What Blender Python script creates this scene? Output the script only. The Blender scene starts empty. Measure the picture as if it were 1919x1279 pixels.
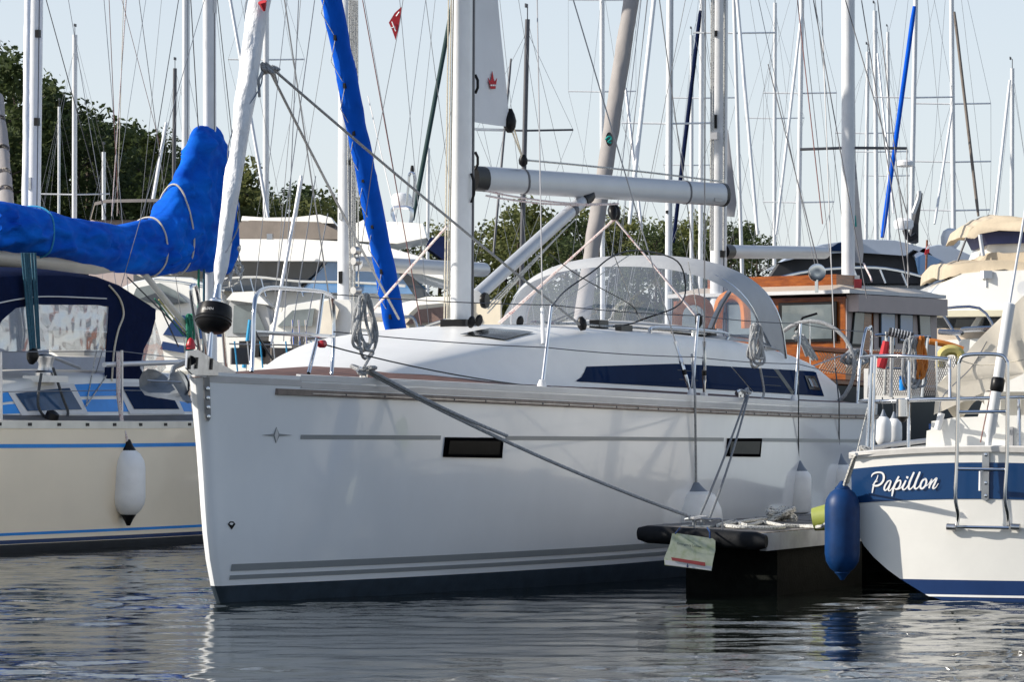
import bpy, math, random
import numpy as np
from mathutils import Vector, Matrix, noise
R = math.radians
random.seed(11)
sc = bpy.context.scene
COL = sc.collection
# ---------------------------------------------------------------- camera, sky, sun, exposure
F, HC, HY = 6600.0, 1.05, 815.0          # focal length in photo pixels, eye height, horizon row
cam = bpy.data.cameras.new("camera"); cam.sensor_width = 36.0; cam.lens = F/1919*36
cam.shift_y = (HY-639.5)/1919; cam.clip_start = .1; cam.clip_end = 3000
camo = bpy.data.objects.new("camera", cam); COL.objects.link(camo)
camo.location = (0, 0, HC); camo.rotation_euler = (R(90), 0, 0); sc.camera = camo
SUN_EL, SUN_AZ = R(29), R(-97)          # azimuth measured from +Y (view direction), clockwise from above
world = bpy.data.worlds.new("World"); sc.world = world; world.use_nodes = True
wn = world.node_tree; sky = wn.nodes.new("ShaderNodeTexSky"); sky.sky_type = 'NISHITA'; sky.sun_disc = False
sky.sun_elevation = SUN_EL; sky.sun_rotation = SUN_AZ; sky.air_density = 1.0; sky.dust_density = .7; sky.ozone_density = 1.5
bg = wn.nodes["Background"]; bg.inputs[1].default_value = .13
hz_ = wn.nodes.new("ShaderNodeMix"); hz_.data_type = 'RGBA'                                # summer haze, thickest near the horizon
hz_.inputs[7].default_value = (5.25, 5.45, 5.85, 1); wn.links.new(sky.outputs[0], hz_.inputs[6]); wn.links.new(hz_.outputs[2], bg.inputs[0])
wtc = wn.nodes.new("ShaderNodeTexCoord"); wsx = wn.nodes.new("ShaderNodeSeparateXYZ"); wmr = wn.nodes.new("ShaderNodeMapRange")
wn.links.new(wtc.outputs["Generated"], wsx.inputs[0]); wn.links.new(wsx.outputs[2], wmr.inputs[0]); wn.links.new(wmr.outputs[0], hz_.inputs[0])
for i_, v_ in ((1, 0.0), (2, .7), (3, .72), (4, .02)): wmr.inputs[i_].default_value = v_
sl = bpy.data.lights.new("sun", 'SUN'); sl.energy = 4.8; sl.angle = R(.5); sl.color = (1, .93, .82)
so = bpy.data.objects.new("sun", sl); COL.objects.link(so)
sdir = Vector((math.sin(SUN_AZ)*math.cos(SUN_EL), math.cos(SUN_AZ)*math.cos(SUN_EL), math.sin(SUN_EL)))
so.rotation_euler = sdir.to_track_quat('Z', 'Y').to_euler(); so.location = sdir*60
vs = sc.view_settings; vs.view_transform = 'Standard'; vs.look = 'None'; vs.gamma = 1; vs.exposure = .28
vs.use_curve_mapping = False
# ---------------------------------------------------------------- helpers
def W(x, y, d): return Vector(((x-960)*d/F, d, HC-(y-HY)*d/F))
def zz(y, d): return HC-(y-HY)*d/F
def proj(p): return (960+F*p.x/p.y, HY-F*(p.z-HC)/p.y)
CAM = Vector((0, 0, HC))
def lerp(tab, x):
    if x <= tab[0][0]: return tab[0][1]
    for (a, p), (b, q) in zip(tab, tab[1:]):
        if x <= b: return p+(q-p)*(x-a)/(b-a)
    return tab[-1][1]
def smooth_tab(tab):
    X = [t[0] for t in tab]; Y = [t[1] for t in tab]; n = len(X)
    m = [(Y[min(i+1, n-1)]-Y[max(i-1, 0)])/(X[min(i+1, n-1)]-X[max(i-1, 0)]) for i in range(n)]
    def f(x):
        if x <= X[0]: return Y[0]
        if x >= X[-1]: return Y[-1]
        i = 0
        while x > X[i+1]: i += 1
        h = X[i+1]-X[i]; t = (x-X[i])/h
        return ((1+2*t)*(1-t)**2)*Y[i]+t*(1-t)**2*h*m[i]+t*t*(3-2*t)*Y[i+1]+t*t*(t-1)*h*m[i+1]
    return f
class MB:
    def __init__(s): s.v = []; s.f = []
    def add(s, vs, fs):
        o = len(s.v); s.v += [tuple(v) for v in vs]; s.f += [tuple(i+o for i in f) for f in fs]; return s
    def box(s, c, size, m=None):
        hx, hy, hz = size[0]/2, size[1]/2, size[2]/2; c = Vector(c)
        p = [Vector((x, y, z)) for x in (-hx, hx) for y in (-hy, hy) for z in (-hz, hz)]
        if m is not None: p = [m @ q for q in p]
        return s.add([c+q for q in p], [(0, 1, 3, 2), (4, 6, 7, 5), (0, 4, 5, 1), (2, 3, 7, 6), (0, 2, 6, 4), (1, 5, 7, 3)])
    def loft(s, rings, closed=True, cap0=True, cap1=True):
        n = len(rings[0]); vs = [v for r in rings for v in r]; fs = []
        for i in range(len(rings)-1):
            for j in range(n if closed else n-1):
                k = (j+1) % n; fs.append((i*n+j, i*n+k, (i+1)*n+k, (i+1)*n+j))
        if closed and cap0: fs.append(tuple(range(n))[::-1])
        if closed and cap1: fs.append(tuple((len(rings)-1)*n+j for j in range(n)))
        return s.add(vs, fs)
    def tube(s, pts, r, n=6, ry=None):
        pts = [Vector(p) for p in pts]; N = len(pts)
        if N < 2: return s
        rs = r if isinstance(r, (list, tuple)) else [r]*N
        rings = []; up = None
        for i, p in enumerate(pts):
            t = (pts[min(i+1, N-1)]-pts[max(i-1, 0)])
            if t.length < 1e-9: t = Vector((0, 0, 1))
            t.normalize()
            if up is None:
                up = Vector((0, 0, 1)) if abs(t.z) < .9 else Vector((1, 0, 0))
            a = up-t*up.dot(t)
            if a.length < 1e-6: a = t.orthogonal()
            a.normalize(); b = t.cross(a); up = a; q = rs[i]
            rings.append([p+a*(q*math.cos(2*math.pi*k/n))+b*((ry or 1)*q*math.sin(2*math.pi*k/n)) for k in range(n)])
        return s.loft(rings)
    def lathe(s, prof, c, ax=(0, 0, 1), n=16):
        ax = Vector(ax).normalized(); a = ax.orthogonal().normalized(); b = ax.cross(a); c = Vector(c)
        rings = [[c+ax*h+a*(max(r, 1e-4)*math.cos(2*math.pi*k/n))+b*(max(r, 1e-4)*math.sin(2*math.pi*k/n)) for k in range(n)] for r, h in prof]
        return s.loft(rings)
    def prism(s, poly, vec, scale=1.0):
        poly = [Vector(p) for p in poly]; vec = Vector(vec); c = sum(poly, Vector())/len(poly)
        return s.loft([poly, [c+(p-c)*scale+vec for p in poly]])
    def grid(s, fn, nu, nv):
        vs = [fn(i/nu, j/nv) for i in range(nu+1) for j in range(nv+1)]
        return s.add(vs, [(i*(nv+1)+j, (i+1)*(nv+1)+j, (i+1)*(nv+1)+j+1, i*(nv+1)+j+1) for i in range(nu) for j in range(nv)])
    def build(s, name, mat, parent=None, sharp=38, recalc=True):
        me = bpy.data.meshes.new(name); me.from_pydata(s.v, [], s.f); me.materials.append(mat)
        if recalc:
            import bmesh
            bm = bmesh.new(); bm.from_mesh(me); bmesh.ops.recalc_face_normals(bm, faces=bm.faces); bm.to_mesh(me); bm.free()
        me.polygons.foreach_set("use_smooth", [True]*len(me.polygons)); me.set_sharp_from_angle(angle=R(sharp))
        o = bpy.data.objects.new(name, me); COL.objects.link(o)
        if parent is not None: o.parent = parent
        return o
def tag(o, label, cat=None, group=None, kind=None):
    if label: o["label"] = label
    if cat: o["category"] = cat
    if group: o["group"] = group
    if kind: o["kind"] = kind
    return o
class Th:
    """A thing: an Empty at its base; parts are meshes in its local frame."""
    def __init__(s, name, label, cat, loc, rz=0, group=None):
        s.o = bpy.data.objects.new(name, None); COL.objects.link(s.o); s.o.empty_display_size = .2
        s.o.location = loc; s.o.rotation_euler = (0, 0, rz); tag(s.o, label, cat, group)
        s.M = Matrix.Translation(Vector(loc)) @ Matrix.Rotation(rz, 4, 'Z'); s.I = s.M.inverted(); s.I3 = s.I.to_3x3()
    def on(s, x, y, ax, val):
        o = s.I @ CAM; d = s.I3 @ (W(x, y, 10)-CAM); return o+d*((val-o[ax])/d[ax])
    def at(s, x, y, d): return s.I @ W(x, y, d)
    def w(s, p): return s.M @ Vector(p)
    def px(s, p): return proj(s.w(p))
    def wire(s, pts, r, mat, name="wire", n=5, parent=None): return MB().tube(pts, r, n).build(name, mat, parent or s.o)
    def part(s, name, mb, mat, parent=None, sharp=38, label=None):
        o = mb.build(name, mat, parent or s.o, sharp)
        if label: o["label"] = label
        return o
def rolled(pts, rs, n=22, amp=.12, pitch=5.0, seed=0):
    """Sail rolled on its stay: spiral overlap ridge and soft creases."""
    rings = []
    for i, p in enumerate(pts):
        t = (pts[min(i+1, len(pts)-1)]-pts[max(i-1, 0)]).normalized(); a = t.orthogonal().normalized(); b = t.cross(a); h = (p-pts[0]).length; rg = []
        for k in range(n):
            an = 2*math.pi*k/n; sp = ((an+h*pitch) % (2*math.pi))/(2*math.pi); w = 1+amp*(sp-.5)*.8+amp*.7*noise.noise((math.cos(an)*1.2, math.sin(an)*1.2+h*2.2, h*3.1+seed))
            rg.append(p+(a*math.cos(an)+b*math.sin(an))*rs[i]*w)
        rings.append(rg)
    return MB().loft(rings)
def arc(pts, n=8):
    """Catmull-Rom through points."""
    P = [Vector(p) for p in pts]; out = []
    for i in range(len(P)-1):
        a, b, c, d = P[max(i-1, 0)], P[i], P[i+1], P[min(i+2, len(P)-1)]
        for k in range(n):
            t = k/n
            out.append(.5*((2*b)+(c-a)*t+(2*a-5*b+4*c-d)*t*t+(3*b-a-3*c+d)*t**3))
    return out+[P[-1]]
def sag(a, b, s, n=10):
    a = Vector(a); b = Vector(b)
    return [a.lerp(b, i/n)-Vector((0, 0, s*4*(i/n)*(1-i/n))) for i in range(n+1)]
# ---------------------------------------------------------------- materials
def mat(name, col, rough=.5, metal=0, var=.1, scale=5, bump=0, bscale=60, coat=0, col2=None, stretch=(1, 1, 1), thr=None, spec=.5, rvar=0):
    m = bpy.data.materials.new(name); m.use_nodes = True; t = m.node_tree; b = t.nodes["Principled BSDF"]
    b.inputs["Roughness"].default_value = rough; b.inputs["Metallic"].default_value = metal
    b.inputs["Coat Weight"].default_value = coat; b.inputs["Specular IOR Level"].default_value = spec
    tc = t.nodes.new("ShaderNodeTexCoord"); mp = t.nodes.new("ShaderNodeMapping"); mp.inputs["Scale"].default_value = stretch
    t.links.new(tc.outputs["Object"], mp.inputs[0])
    nz = t.nodes.new("ShaderNodeTexNoise"); nz.inputs["Scale"].default_value = scale; nz.inputs["Detail"].default_value = 6
    nz.inputs["Roughness"].default_value = .6
    t.links.new(mp.outputs[0], nz.inputs[0])
    rp = t.nodes.new("ShaderNodeValToRGB"); c2 = col2 or [min(1, c*(1+var)) for c in col]; c1 = col if col2 else [c*(1-var) for c in col]
    lo, hi = thr or (.3, .7)
    rp.color_ramp.elements[0].position = lo; rp.color_ramp.elements[1].position = hi
    rp.color_ramp.elements[0].color = (*c1, 1); rp.color_ramp.elements[1].color = (*c2, 1)
    t.links.new(nz.outputs[0], rp.inputs[0]); t.links.new(rp.outputs[0], b.inputs["Base Color"])
    if rvar:
        mr = t.nodes.new("ShaderNodeMapRange"); mr.inputs["To Min"].default_value = max(.02, rough-rvar); mr.inputs["To Max"].default_value = rough+rvar
        t.links.new(nz.outputs[0], mr.inputs[0]); t.links.new(mr.outputs[0], b.inputs["Roughness"])
    if bump:
        n2 = t.nodes.new("ShaderNodeTexNoise"); n2.inputs["Scale"].default_value = bscale; n2.inputs["Detail"].default_value = 5
        t.links.new(mp.outputs[0], n2.inputs[0])
        bp = t.nodes.new("ShaderNodeBump"); bp.inputs["Strength"].default_value = bump; bp.inputs["Distance"].default_value = .02
        t.links.new(n2.outputs[0], bp.inputs["Height"]); t.links.new(bp.outputs[0], b.inputs["Normal"])
    return m
def clear(name, tint=(1, 1, 1), gloss=.22, milk=.1, bump=.25, sc=6):
    m = bpy.data.materials.new(name); m.use_nodes = True; t = m.node_tree; t.nodes.remove(t.nodes["Principled BSDF"])
    out = t.nodes["Material Output"]; tr = t.nodes.new("ShaderNodeBsdfTransparent"); tr.inputs[0].default_value = (*tint, 1)
    gl = t.nodes.new("ShaderNodeBsdfGlossy"); gl.inputs["Roughness"].default_value = .06; df = t.nodes.new("ShaderNodeBsdfDiffuse")
    df.inputs[0].default_value = (.70, .75, .82, 1)  # vinyl haze, tinted blue to paint in the sky's reflection
    tc = t.nodes.new("ShaderNodeTexCoord"); nz = t.nodes.new("ShaderNodeTexNoise"); nz.inputs["Scale"].default_value = sc; nz.inputs["Detail"].default_value = 1
    t.links.new(tc.outputs["Object"], nz.inputs[0]); bp = t.nodes.new("ShaderNodeBump"); bp.inputs["Strength"].default_value = bump
    bp.inputs["Distance"].default_value = .05
    t.links.new(nz.outputs[0], bp.inputs["Height"]); t.links.new(bp.outputs[0], gl.inputs["Normal"])
    m1 = t.nodes.new("ShaderNodeMixShader"); m1.inputs[0].default_value = milk; m2 = t.nodes.new("ShaderNodeMixShader"); m2.inputs[0].default_value = gloss
    t.links.new(tr.outputs[0], m1.inputs[1]); t.links.new(df.outputs[0], m1.inputs[2])
    t.links.new(m1.outputs[0], m2.inputs[1]); t.links.new(gl.outputs[0], m2.inputs[2]); t.links.new(m2.outputs[0], out.inputs[0])
    return m
GEL = mat("white_gelcoat", (.83, .85, .87), .13, var=.04, scale=1.6, stretch=(1, 1, .45), coat=.7, bump=.03, bscale=2.2)
GEL2 = mat("white_deck_gelcoat", (.80, .79, .76), .32, var=.04, scale=3)
CREAM = mat("cream_gelcoat", (.90, .78, .60), .2, var=.04, scale=1.2, coat=.4, bump=.015, bscale=2)
OLDWHITE = mat("aged_white_gelcoat", (.78, .77, .73), .28, var=.05, scale=2.5)
NAVY = mat("navy_paint", (.012, .036, .12), .25, var=.12, scale=4, spec=.3)
ANTI = mat("grey_blue_antifouling", (.028, .045, .065), .55, var=.25, scale=9, bump=.1)
DARKANTI = mat("black_antifouling", (.015, .018, .024), .6, var=.3, scale=8)
SILVER = mat("silver_stripe_tape", (.27, .29, .30), .35, var=.05)
GREYRAIL = mat("grey_anodised_rail", (.42, .42, .43), .45, metal=.3, var=.08, scale=6)
LIGHTRAIL = mat("pale_grey_deck_edge", (.62, .62, .62), .4, var=.06)
RUB = mat("weathered_rub_strip", (.21, .17, .145), .6, var=.3, scale=14, stretch=(1, 1, 1))
TEAK = mat("weathered_teak", (.15, .075, .055), .65, var=.35, scale=16, stretch=(.15, 3, 1))
GREYTEAK = mat("grey_teak", (.16, .145, .13), .7, var=.3, scale=14, stretch=(.2, 3, 1))
STEEL = mat("polished_stainless", (.62, .63, .65), .12, metal=1, var=.06, scale=8)
STEEL2 = mat("brushed_stainless", (.50, .50, .51), .32, metal=1, var=.15, scale=14)
WIRE = mat("stainless_wire", (.30, .30, .31), .4, metal=.6, var=.1)
DWIRE = mat("dark_wire", (.10, .10, .11), .5, metal=.3, var=.1)
ALU = mat("white_painted_mast", (.74, .75, .76), .34, var=.06, scale=6)
ALU2 = mat("silver_anodised_mast", (.62, .63, .65), .38, metal=.35, var=.05, scale=3)
BOOM = mat("satin_grey_boom", (.50, .52, .55), .36, var=.03, metal=.2)
BLACK = mat("black_plastic", (.010, .010, .011), .35, var=.3, scale=20, spec=.2)
RUBBER = mat("black_rubber", (.010, .011, .013), .7, var=.3, scale=12, bump=.15, spec=.15)
GLASSB = mat("dark_blue_glazing", (.006, .020, .066), .05, var=.2, scale=1.5, spec=.0, coat=.06)
GLASSK = mat("black_glazing", (.004, .005, .006), .12, var=.1, spec=.06)
PORTK = mat("hull_port_black", (.004, .004, .005), .5, var=.3, spec=.0)
GLASSG = mat("grey_green_glazing", (.16, .19, .20), .05, var=.3, scale=2, coat=.6)
TINT = mat("smoked_glazing", (.035, .045, .06), .05, var=.3, scale=2)
ROPEG = mat("grey_rope", (.34, .35, .36), .8, var=.35, scale=70, bump=.5, bscale=160)
ROPEW = mat("white_fleck_rope", (.62, .61, .57), .8, col2=(.10, .11, .12), scale=90, thr=(.52, .6), bump=.4, bscale=150)
ROPEP = mat("pink_white_rope", (.70, .62, .60), .8, col2=(.40, .12, .13), scale=70, thr=(.56, .62))
ROPEB = mat("teal_rope", (.02, .09, .14), .8, var=.4, scale=80)
ROPEC = mat("cream_rope", (.66, .60, .48), .8, var=.2, scale=80)
ROPEN = mat("charcoal_rope", (.07, .075, .08), .8, var=.4, scale=80)
ROPEGR = mat("green_rope", (.02, .20, .12), .8, var=.3, scale=80)
ROPELB = mat("light_blue_rope", (.03, .28, .50), .8, var=.3, scale=80)
ROPER = mat("dark_red_line", (.22, .10, .09), .8, var=.3, scale=60)
SAIL = mat("white_sailcloth", (.76, .77, .79), .75, var=.10, scale=9, bump=.9, bscale=26, stretch=(1, 1, .5))
SAILG = mat("grey_white_sailcloth", (.72, .74, .77), .75, var=.05, scale=2, bump=.12, bscale=5)
GREYCOVER = mat("taupe_grey_sailcloth", (.33, .305, .29), .8, var=.1, scale=4, bump=.2, bscale=12)
BLUE = mat("royal_blue_canvas", (.001, .058, .44), .8, col2=(.004, .155, .72), scale=2.6, stretch=(1, 1, 2), bump=.6, bscale=7, spec=.1)  # lighter noise patches paint the cover's sheen and sunlit highlights into its colour
BLUEF = mat("bright_blue_canvas", (.002, .090, .55), .8, var=.15, scale=3, bump=.3, bscale=9, spec=.1)
NAVYC = mat("navy_canvas", (.004, .010, .042), .85, var=.2, scale=5, bump=.3, bscale=14, spec=.08)
GREYC = mat("pale_grey_canvas", (.43, .44, .45), .8, var=.06, scale=5, bump=.15, bscale=20)
CREAMC = mat("cream_canvas", (.72, .66, .56), .85, var=.07, scale=4, bump=.3, bscale=7)
BEIGEC = mat("beige_canvas", (.50, .42, .31), .85, var=.1, scale=4, bump=.4, bscale=8)
TAUPEC = mat("taupe_canvas", (.17, .145, .125), .85, var=.15, scale=4, bump=.2)
CHAR = mat("charcoal_mesh_canvas", (.045, .046, .05), .8, var=.15, scale=5)
FENW = mat("white_vinyl", (.86, .86, .85), .42, var=.06, scale=7, bump=.03)
FENG = mat("grey_vinyl", (.17, .20, .25), .5, var=.1)
FENB = mat("blue_vinyl", (.004, .034, .125), .45, var=.3, scale=7, spec=.25)  # base darkened to stand in for shade the blue fender does not get
WOOD = mat("varnished_mahogany", (.16, .040, .009), .22, col2=(.36, .105, .018), scale=7, stretch=(1, 1, 6), coat=.4)
WOODD = mat("dark_varnished_wood", (.19, .06, .02), .25, var=.35, scale=9, stretch=(1, 1, 4), coat=.4)
TAUPE = mat("pinkish_grey_paint", (.44, .36, .34), .4, var=.05)
MYW = mat("motor_yacht_white", (.80, .79, .75), .22, var=.03, scale=1.5, coat=.3)
MYG = mat("motor_yacht_pale_blue_grey", (.44, .50, .60), .2, var=.05, coat=.4)
BLUEP = mat("sky_blue_paint", (.015, .25, .72), .28, var=.08, spec=.3)
RED = mat("red_cloth", (.50, .025, .035), .8, var=.15)
REDP = mat("red_plastic", (.45, .02, .03), .35, var=.1)
WHITEP = mat("white_paint", (.82, .82, .82), .4, var=.03)
GREEN = mat("teal_print", (.0, .30, .26), .6, var=.05)
ORANGE = mat("orange_cover", (.62, .20, .03), .7, var=.2, scale=9)
YELLOW = mat("yellow_foam", (.55, .47, .16), .7, var=.15)
GALV = mat("galvanised_anchor", (.20, .22, .24), .5, metal=.3, var=.2, scale=14)
CLEAR = clear("clear_hood_vinyl", gloss=.15, milk=.17)
CLEAR2 = clear("creased_clear_vinyl", gloss=.30, milk=.16, bump=.55, sc=4.5)
# ---------------------------------------------------------------- water, shore
def water():
    nx, ny = 340, 560; X = np.linspace(-8.5, 8.5, nx+1); Y = np.linspace(11, 41, ny+1)
    gx, gy = np.meshgrid(X, Y, indexing='ij'); z = np.zeros_like(gx); rg = np.random.RandomState(5)
    for i in range(70):
        lam = .10*(.95/.10)**rg.rand(); a = rg.normal(1.45, .55); k = 2*math.pi/lam
        amp = .0033*lam**1.0*rg.uniform(.5, 1.2)
        ph = rg.rand()*7; z += amp*np.sin(k*(math.cos(a)*gx+math.sin(a)*gy)+ph+.9*np.sin(gx*rg.uniform(.4, 1.6)+gy*rg.uniform(.3, 1.2)+ph))
    e = np.clip(np.minimum.reduce([gx+8.5, 8.5-gx, gy-11, 41-gy])/1.0, 0, 1)
    calm = .55+.45*np.sin(gx*.55+.4*gy+1)*np.sin(gy*.6-.3*gx)
    z *= e*calm
    v = np.stack([gx, gy, z], -1).reshape(-1, 3)
    i, j = np.meshgrid(np.arange(nx), np.arange(ny), indexing='ij'); a = i*(ny+1)+j
    f = np.stack([a, a+ny+1, a+ny+2, a+1], -1).reshape(-1, 4)
    n0 = len(v); ring = [(-8.5, 11), (8.5, 11), (8.5, 41), (-8.5, 41)]; out = [(-1500, -1500), (1500, -1500), (1500, 178), (-1500, 178)]
    v = np.vstack([v, [(x, y, 0) for x, y in ring+out]])
    f = np.vstack([f, [(n0+q, n0+4+q, n0+4+(q+1) % 4, n0+(q+1) % 4) for q in range(4)]])
    me = bpy.data.meshes.new("water"); me.vertices.add(len(v)); me.vertices.foreach_set("co", v.ravel())
    me.loops.add(f.size); me.loops.foreach_set("vertex_index", f.ravel().astype(np.int32)); me.polygons.add(len(f))
    me.polygons.foreach_set("loop_start", np.arange(0, f.size, 4, dtype=np.int32)); me.polygons.foreach_set("use_smooth", [True]*len(f))
    me.update(); me.validate()
    m = mat("harbour_water", (.007, .010, .008), .03, var=.2, scale=.4); b = m.node_tree.nodes["Principled BSDF"]; b.inputs["IOR"].default_value = 1.33
    t = m.node_tree; tc = t.nodes.new("ShaderNodeTexCoord"); mp = t.nodes.new("ShaderNodeMapping"); mp.inputs["Scale"].default_value = (.7, 1.6, 1)
    n2 = t.nodes.new("ShaderNodeTexNoise"); n2.inputs["Scale"].default_value = 9; n2.inputs["Detail"].default_value = 3
    bp = t.nodes.new("ShaderNodeBump"); bp.inputs["Strength"].default_value = .10; bp.inputs["Distance"].default_value = .02
    t.links.new(tc.outputs["Object"], mp.inputs[0]); t.links.new(mp.outputs[0], n2.inputs[0]); t.links.new(n2.outputs[0], bp.inputs["Height"]); t.links.new(bp.outputs[0], b.inputs["Normal"])
    me.materials.append(m); o = bpy.data.objects.new("water", me); COL.objects.link(o); o["kind"] = "structure"
water()
GRASS = mat("shore_grass", (.05, .075, .025), .9, var=.4, scale=.3)
g = MB()
def shore(u, v):
    x = -1500+3000*u; y = 172+v*700; return (x, y, -.6+min(1, v*24)*1.9+noise.noise((x*.03, y*.03, 0))*.3)
g.grid(shore, 40, 40); gr = g.build("ground", GRASS); gr["kind"] = "structure"
# ---------------------------------------------------------------- hulls (local x = aft from the bow at the waterline, +y = starboard)
class Hull:
    def __init__(s, L, b, sheer, stem=None, k0=None, zp=None, kfun=None):
        s.L, s.b, s.sheer = L, b, sheer
        s.stem = stem or (lambda z: -.35*z); s.k0 = k0 or (lambda x: .82+.12*min(1, x/3)); s.zp = zp or (lambda x: .10); s.kfun = kfun
    def hb(s, x, z):
        u = x-s.stem(z)
        if u <= 0: return 0.0
        if s.kfun:
            k = s.kfun(x, z)
            if k is not None: return s.b(u)*k
        zs = s.sheer(x); k0 = s.k0(x)
        k = k0+(1-k0)*(max(z, 0)/zs)**.85 if z >= 0 else k0*math.sqrt(max(0, 1-(z/-.48)**2))
        return s.b(u)*k
    def build(s, th, top, bottom, deck, nw=18, camber=.07, flat=False):
        ws = [(i/nw)**2.1 if not flat else i/nw for i in range(nw+1)]
        lo = [-.42, -.3, -.16, -.05]; nr = 8
        cols = []
        for w in ws:
            xa = w*s.L; zs, zp = s.sheer(xa), s.zp(xa); zl = [z for z in lo]+[zp]; zu = [zp+(zs-zp)*(i/nr) for i in range(nr+1)]
            cols.append([(s.stem(z)+w*(s.L-s.stem(z)), z) for z in zl+zu])
        nl = len(lo)+1
        def side(sg, a, b):
            m = MB(); rows = [[(x, sg*s.hb(x, z), z) for x, z in c[a:b]] for c in cols]
            return m.loft(rows, closed=False)
        T = MB(); B = MB()
        for sg in (-1, 1):
            q = side(sg, nl, None); T.add(q.v, q.f); q = side(sg, 0, nl); B.add(q.v, q.f)
        c = cols[-1]
        for a, b, m in ((nl, len(c), T), (0, nl, B)):
            rows = [[(x, -s.hb(x, z), z), (x, s.hb(x, z), z)] for x, z in c[a:b]]; m.loft(rows, closed=False)
        hull = T.build("hull", top, th.o); B.build("bottom_paint", bottom, hull)
        D = MB(); rows = []
        for cc in cols:
            x, z = cc[-1]; h = s.hb(x, z); z -= .035
            rows.append([(x, h*t, z+camber*min(1, h)*(1-t*t)) for t in (-.985, -.7, -.35, 0, .35, .7, .985)])
        D.loft(rows, closed=False); D.build("deck", deck, th.o)
        s.th = th; s.o = hull; return hull
    def strip(s, name, mt, x0, x1, zlo, zhi, sg=-1, off=.003, n=24, rows=2, parent=None):
        m = MB()
        def fn(u, v):
            x = x0+(x1-x0)*u; z = zlo(x)+(zhi(x)-zlo(x))*v; return (x, sg*(s.hb(x, z)+off), z)
        m.grid(fn, n, rows); return m.build(name, mt, parent or s.o)
    def rail(s, name, mt, x0, x1, dz0, dz1, out, sg=-1, n=40, parent=None):
        """Solid strip along the deck edge: z from sheer+dz0 to sheer+dz1, standing `out` proud of the side."""
        rings = []
        for i in range(n+1):
            x = x0+(x1-x0)*i/n; z0, z1 = s.sheer(x)+dz0, s.sheer(x)+dz1; zc = min((z0+z1)/2, s.sheer(x)); h = s.hb(x, zc)
            rings.append([(x, sg*max(0, h-.03), z0), (x, sg*(h+out), z0+.004), (x, sg*(h+out), z1-.004), (x, sg*max(0, h-.03), z1)])
        return MB().loft(rings).build(name, mt, parent or s.o)
    def pix(s, x, y, sg=-1, d0=15, d1=45):
        """Point of the hull side seen at photo pixel (x, y)."""
        g = lambda d: (lambda p: sg*p.y-s.hb(p.x, p.z))(s.th.at(x, y, d))
        d = d0; prev = g(d)
        while d < d1:
            d += .05; cur = g(d)
            if cur < 0 <= prev:
                a, b = d-.05, d
                for _ in range(22):
                    c = (a+b)/2
                    if g(c) > 0: a = c
                    else: b = c
                return s.th.at(x, y, a)
            prev = cur
        return s.th.at(x, y, (d0+d1)/2)
    def railx(s, px, inset=.06, dz=0, sg=-1):
        a, b = .05, s.L
        f = lambda x: s.th.px((x, sg*(s.hb(x, s.sheer(x))-inset), s.sheer(x)))[0]-px
        fa = f(a)
        for _ in range(40):
            c = (a+b)/2
            if f(c)*fa > 0: a = c
            else: b = c
        return Vector((a, sg*(s.hb(a, s.sheer(a))-inset), s.sheer(a)+dz))
    def patch(s, name, mt, poly, off=.004, sg=-1, th=.004, parent=None):
        pts = [s.pix(x, y, sg) for x, y in poly]; n = Vector((0, sg, 0)); e1 = pts[1]-pts[0]; e2 = pts[2]-pts[0]; n = e1.cross(e2).normalized()
        if n.y*sg < 0: n = -n
        return MB().prism([p+n*off for p in pts], n*th).build(name, mt, parent or s.o)
def gen_b(L, B, tr=.75):
    return smooth_tab([(0, 0), (.04*L, .22*B/2*1.1), (.1*L, .46*B/2), (.2*L, .72*B/2), (.35*L, .93*B/2), (.52*L, B/2), (.75*L, .95*B/2), (1.1*L, tr*B/2)])
# ================================================================ THE WHITE YACHT IN FRONT
def loop_coil(top, H, Wd, n, rad, dirn, r=.011, seed=1):
    """Rope hanked into long loops that hang from `top`."""
    rg = random.Random(seed); pts = []; side = Vector(dirn).normalized(); fwd = side.cross(Vector((0, 0, 1)))
    for i in range(n):
        w = Wd*rg.uniform(.55, 1.1); h = H*rg.uniform(.78, 1.05); o = side*rg.uniform(-rad, rad)+fwd*rg.uniform(-.03, .03); j1, j2 = rg.uniform(-.25, .25), rg.uniform(0, 6)
        for k in range(14):
            a = 2*math.pi*k/14
            pts.append(Vector(top)+o+side*(math.sin(a)*w*.5*(1-.55*math.cos(a))*(1+j1*math.cos(2*a+j2))+.012*math.sin(2*a+j2))+Vector((0, 0, -(1-math.cos(a))*.5*h))+fwd*(.012*math.sin(3*a+i)))
    return arc(pts, 2)
def rope_ball(c, Rr, n, seed=2, flat=.6):
    rg = random.Random(seed); pts = []
    for i in range(n):
        a, b = rg.uniform(0, 6.28), rg.uniform(-1, 1); pts.append(Vector(c)+Vector((math.cos(a), math.sin(a), b*flat))*Rr*rg.uniform(.6, 1))
    return arc(pts, 4)
TH = math.atan2(.931, .365)
Y = Th("sailing_yacht", "large white sailing yacht with grey stripes and clear sprayhood filling the middle", "sailboat", (W(412, 1130, 22).x, 22, 0), TH)
stem = smooth_tab([(-.6, .9), (-.3, .3), (0, 0), (.17, -.10), (.43, -.175), (.93, -.25), (1.5, -.36)])
bm_ = smooth_tab([(0, 0), (.012, .034), (.035, .056), (.09, .082), (.25, .165), (.5, .30), (1, .54), (1.5, .755), (2, .93), (2.6, 1.11), (3.5, 1.32), (4.5, 1.48), (5.5, 1.57), (6.5, 1.61), (8, 1.59), (9.3, 1.53), (10.6, 1.46)])
sheer = lambda s: 1.437-.028*s+.0016*s*s
H = Hull(10.0, bm_, sheer, stem, k0=lambda s: .80+.12*max(0, min(1, s/3.5)), zp=lambda s: .105+.006*s)
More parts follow.
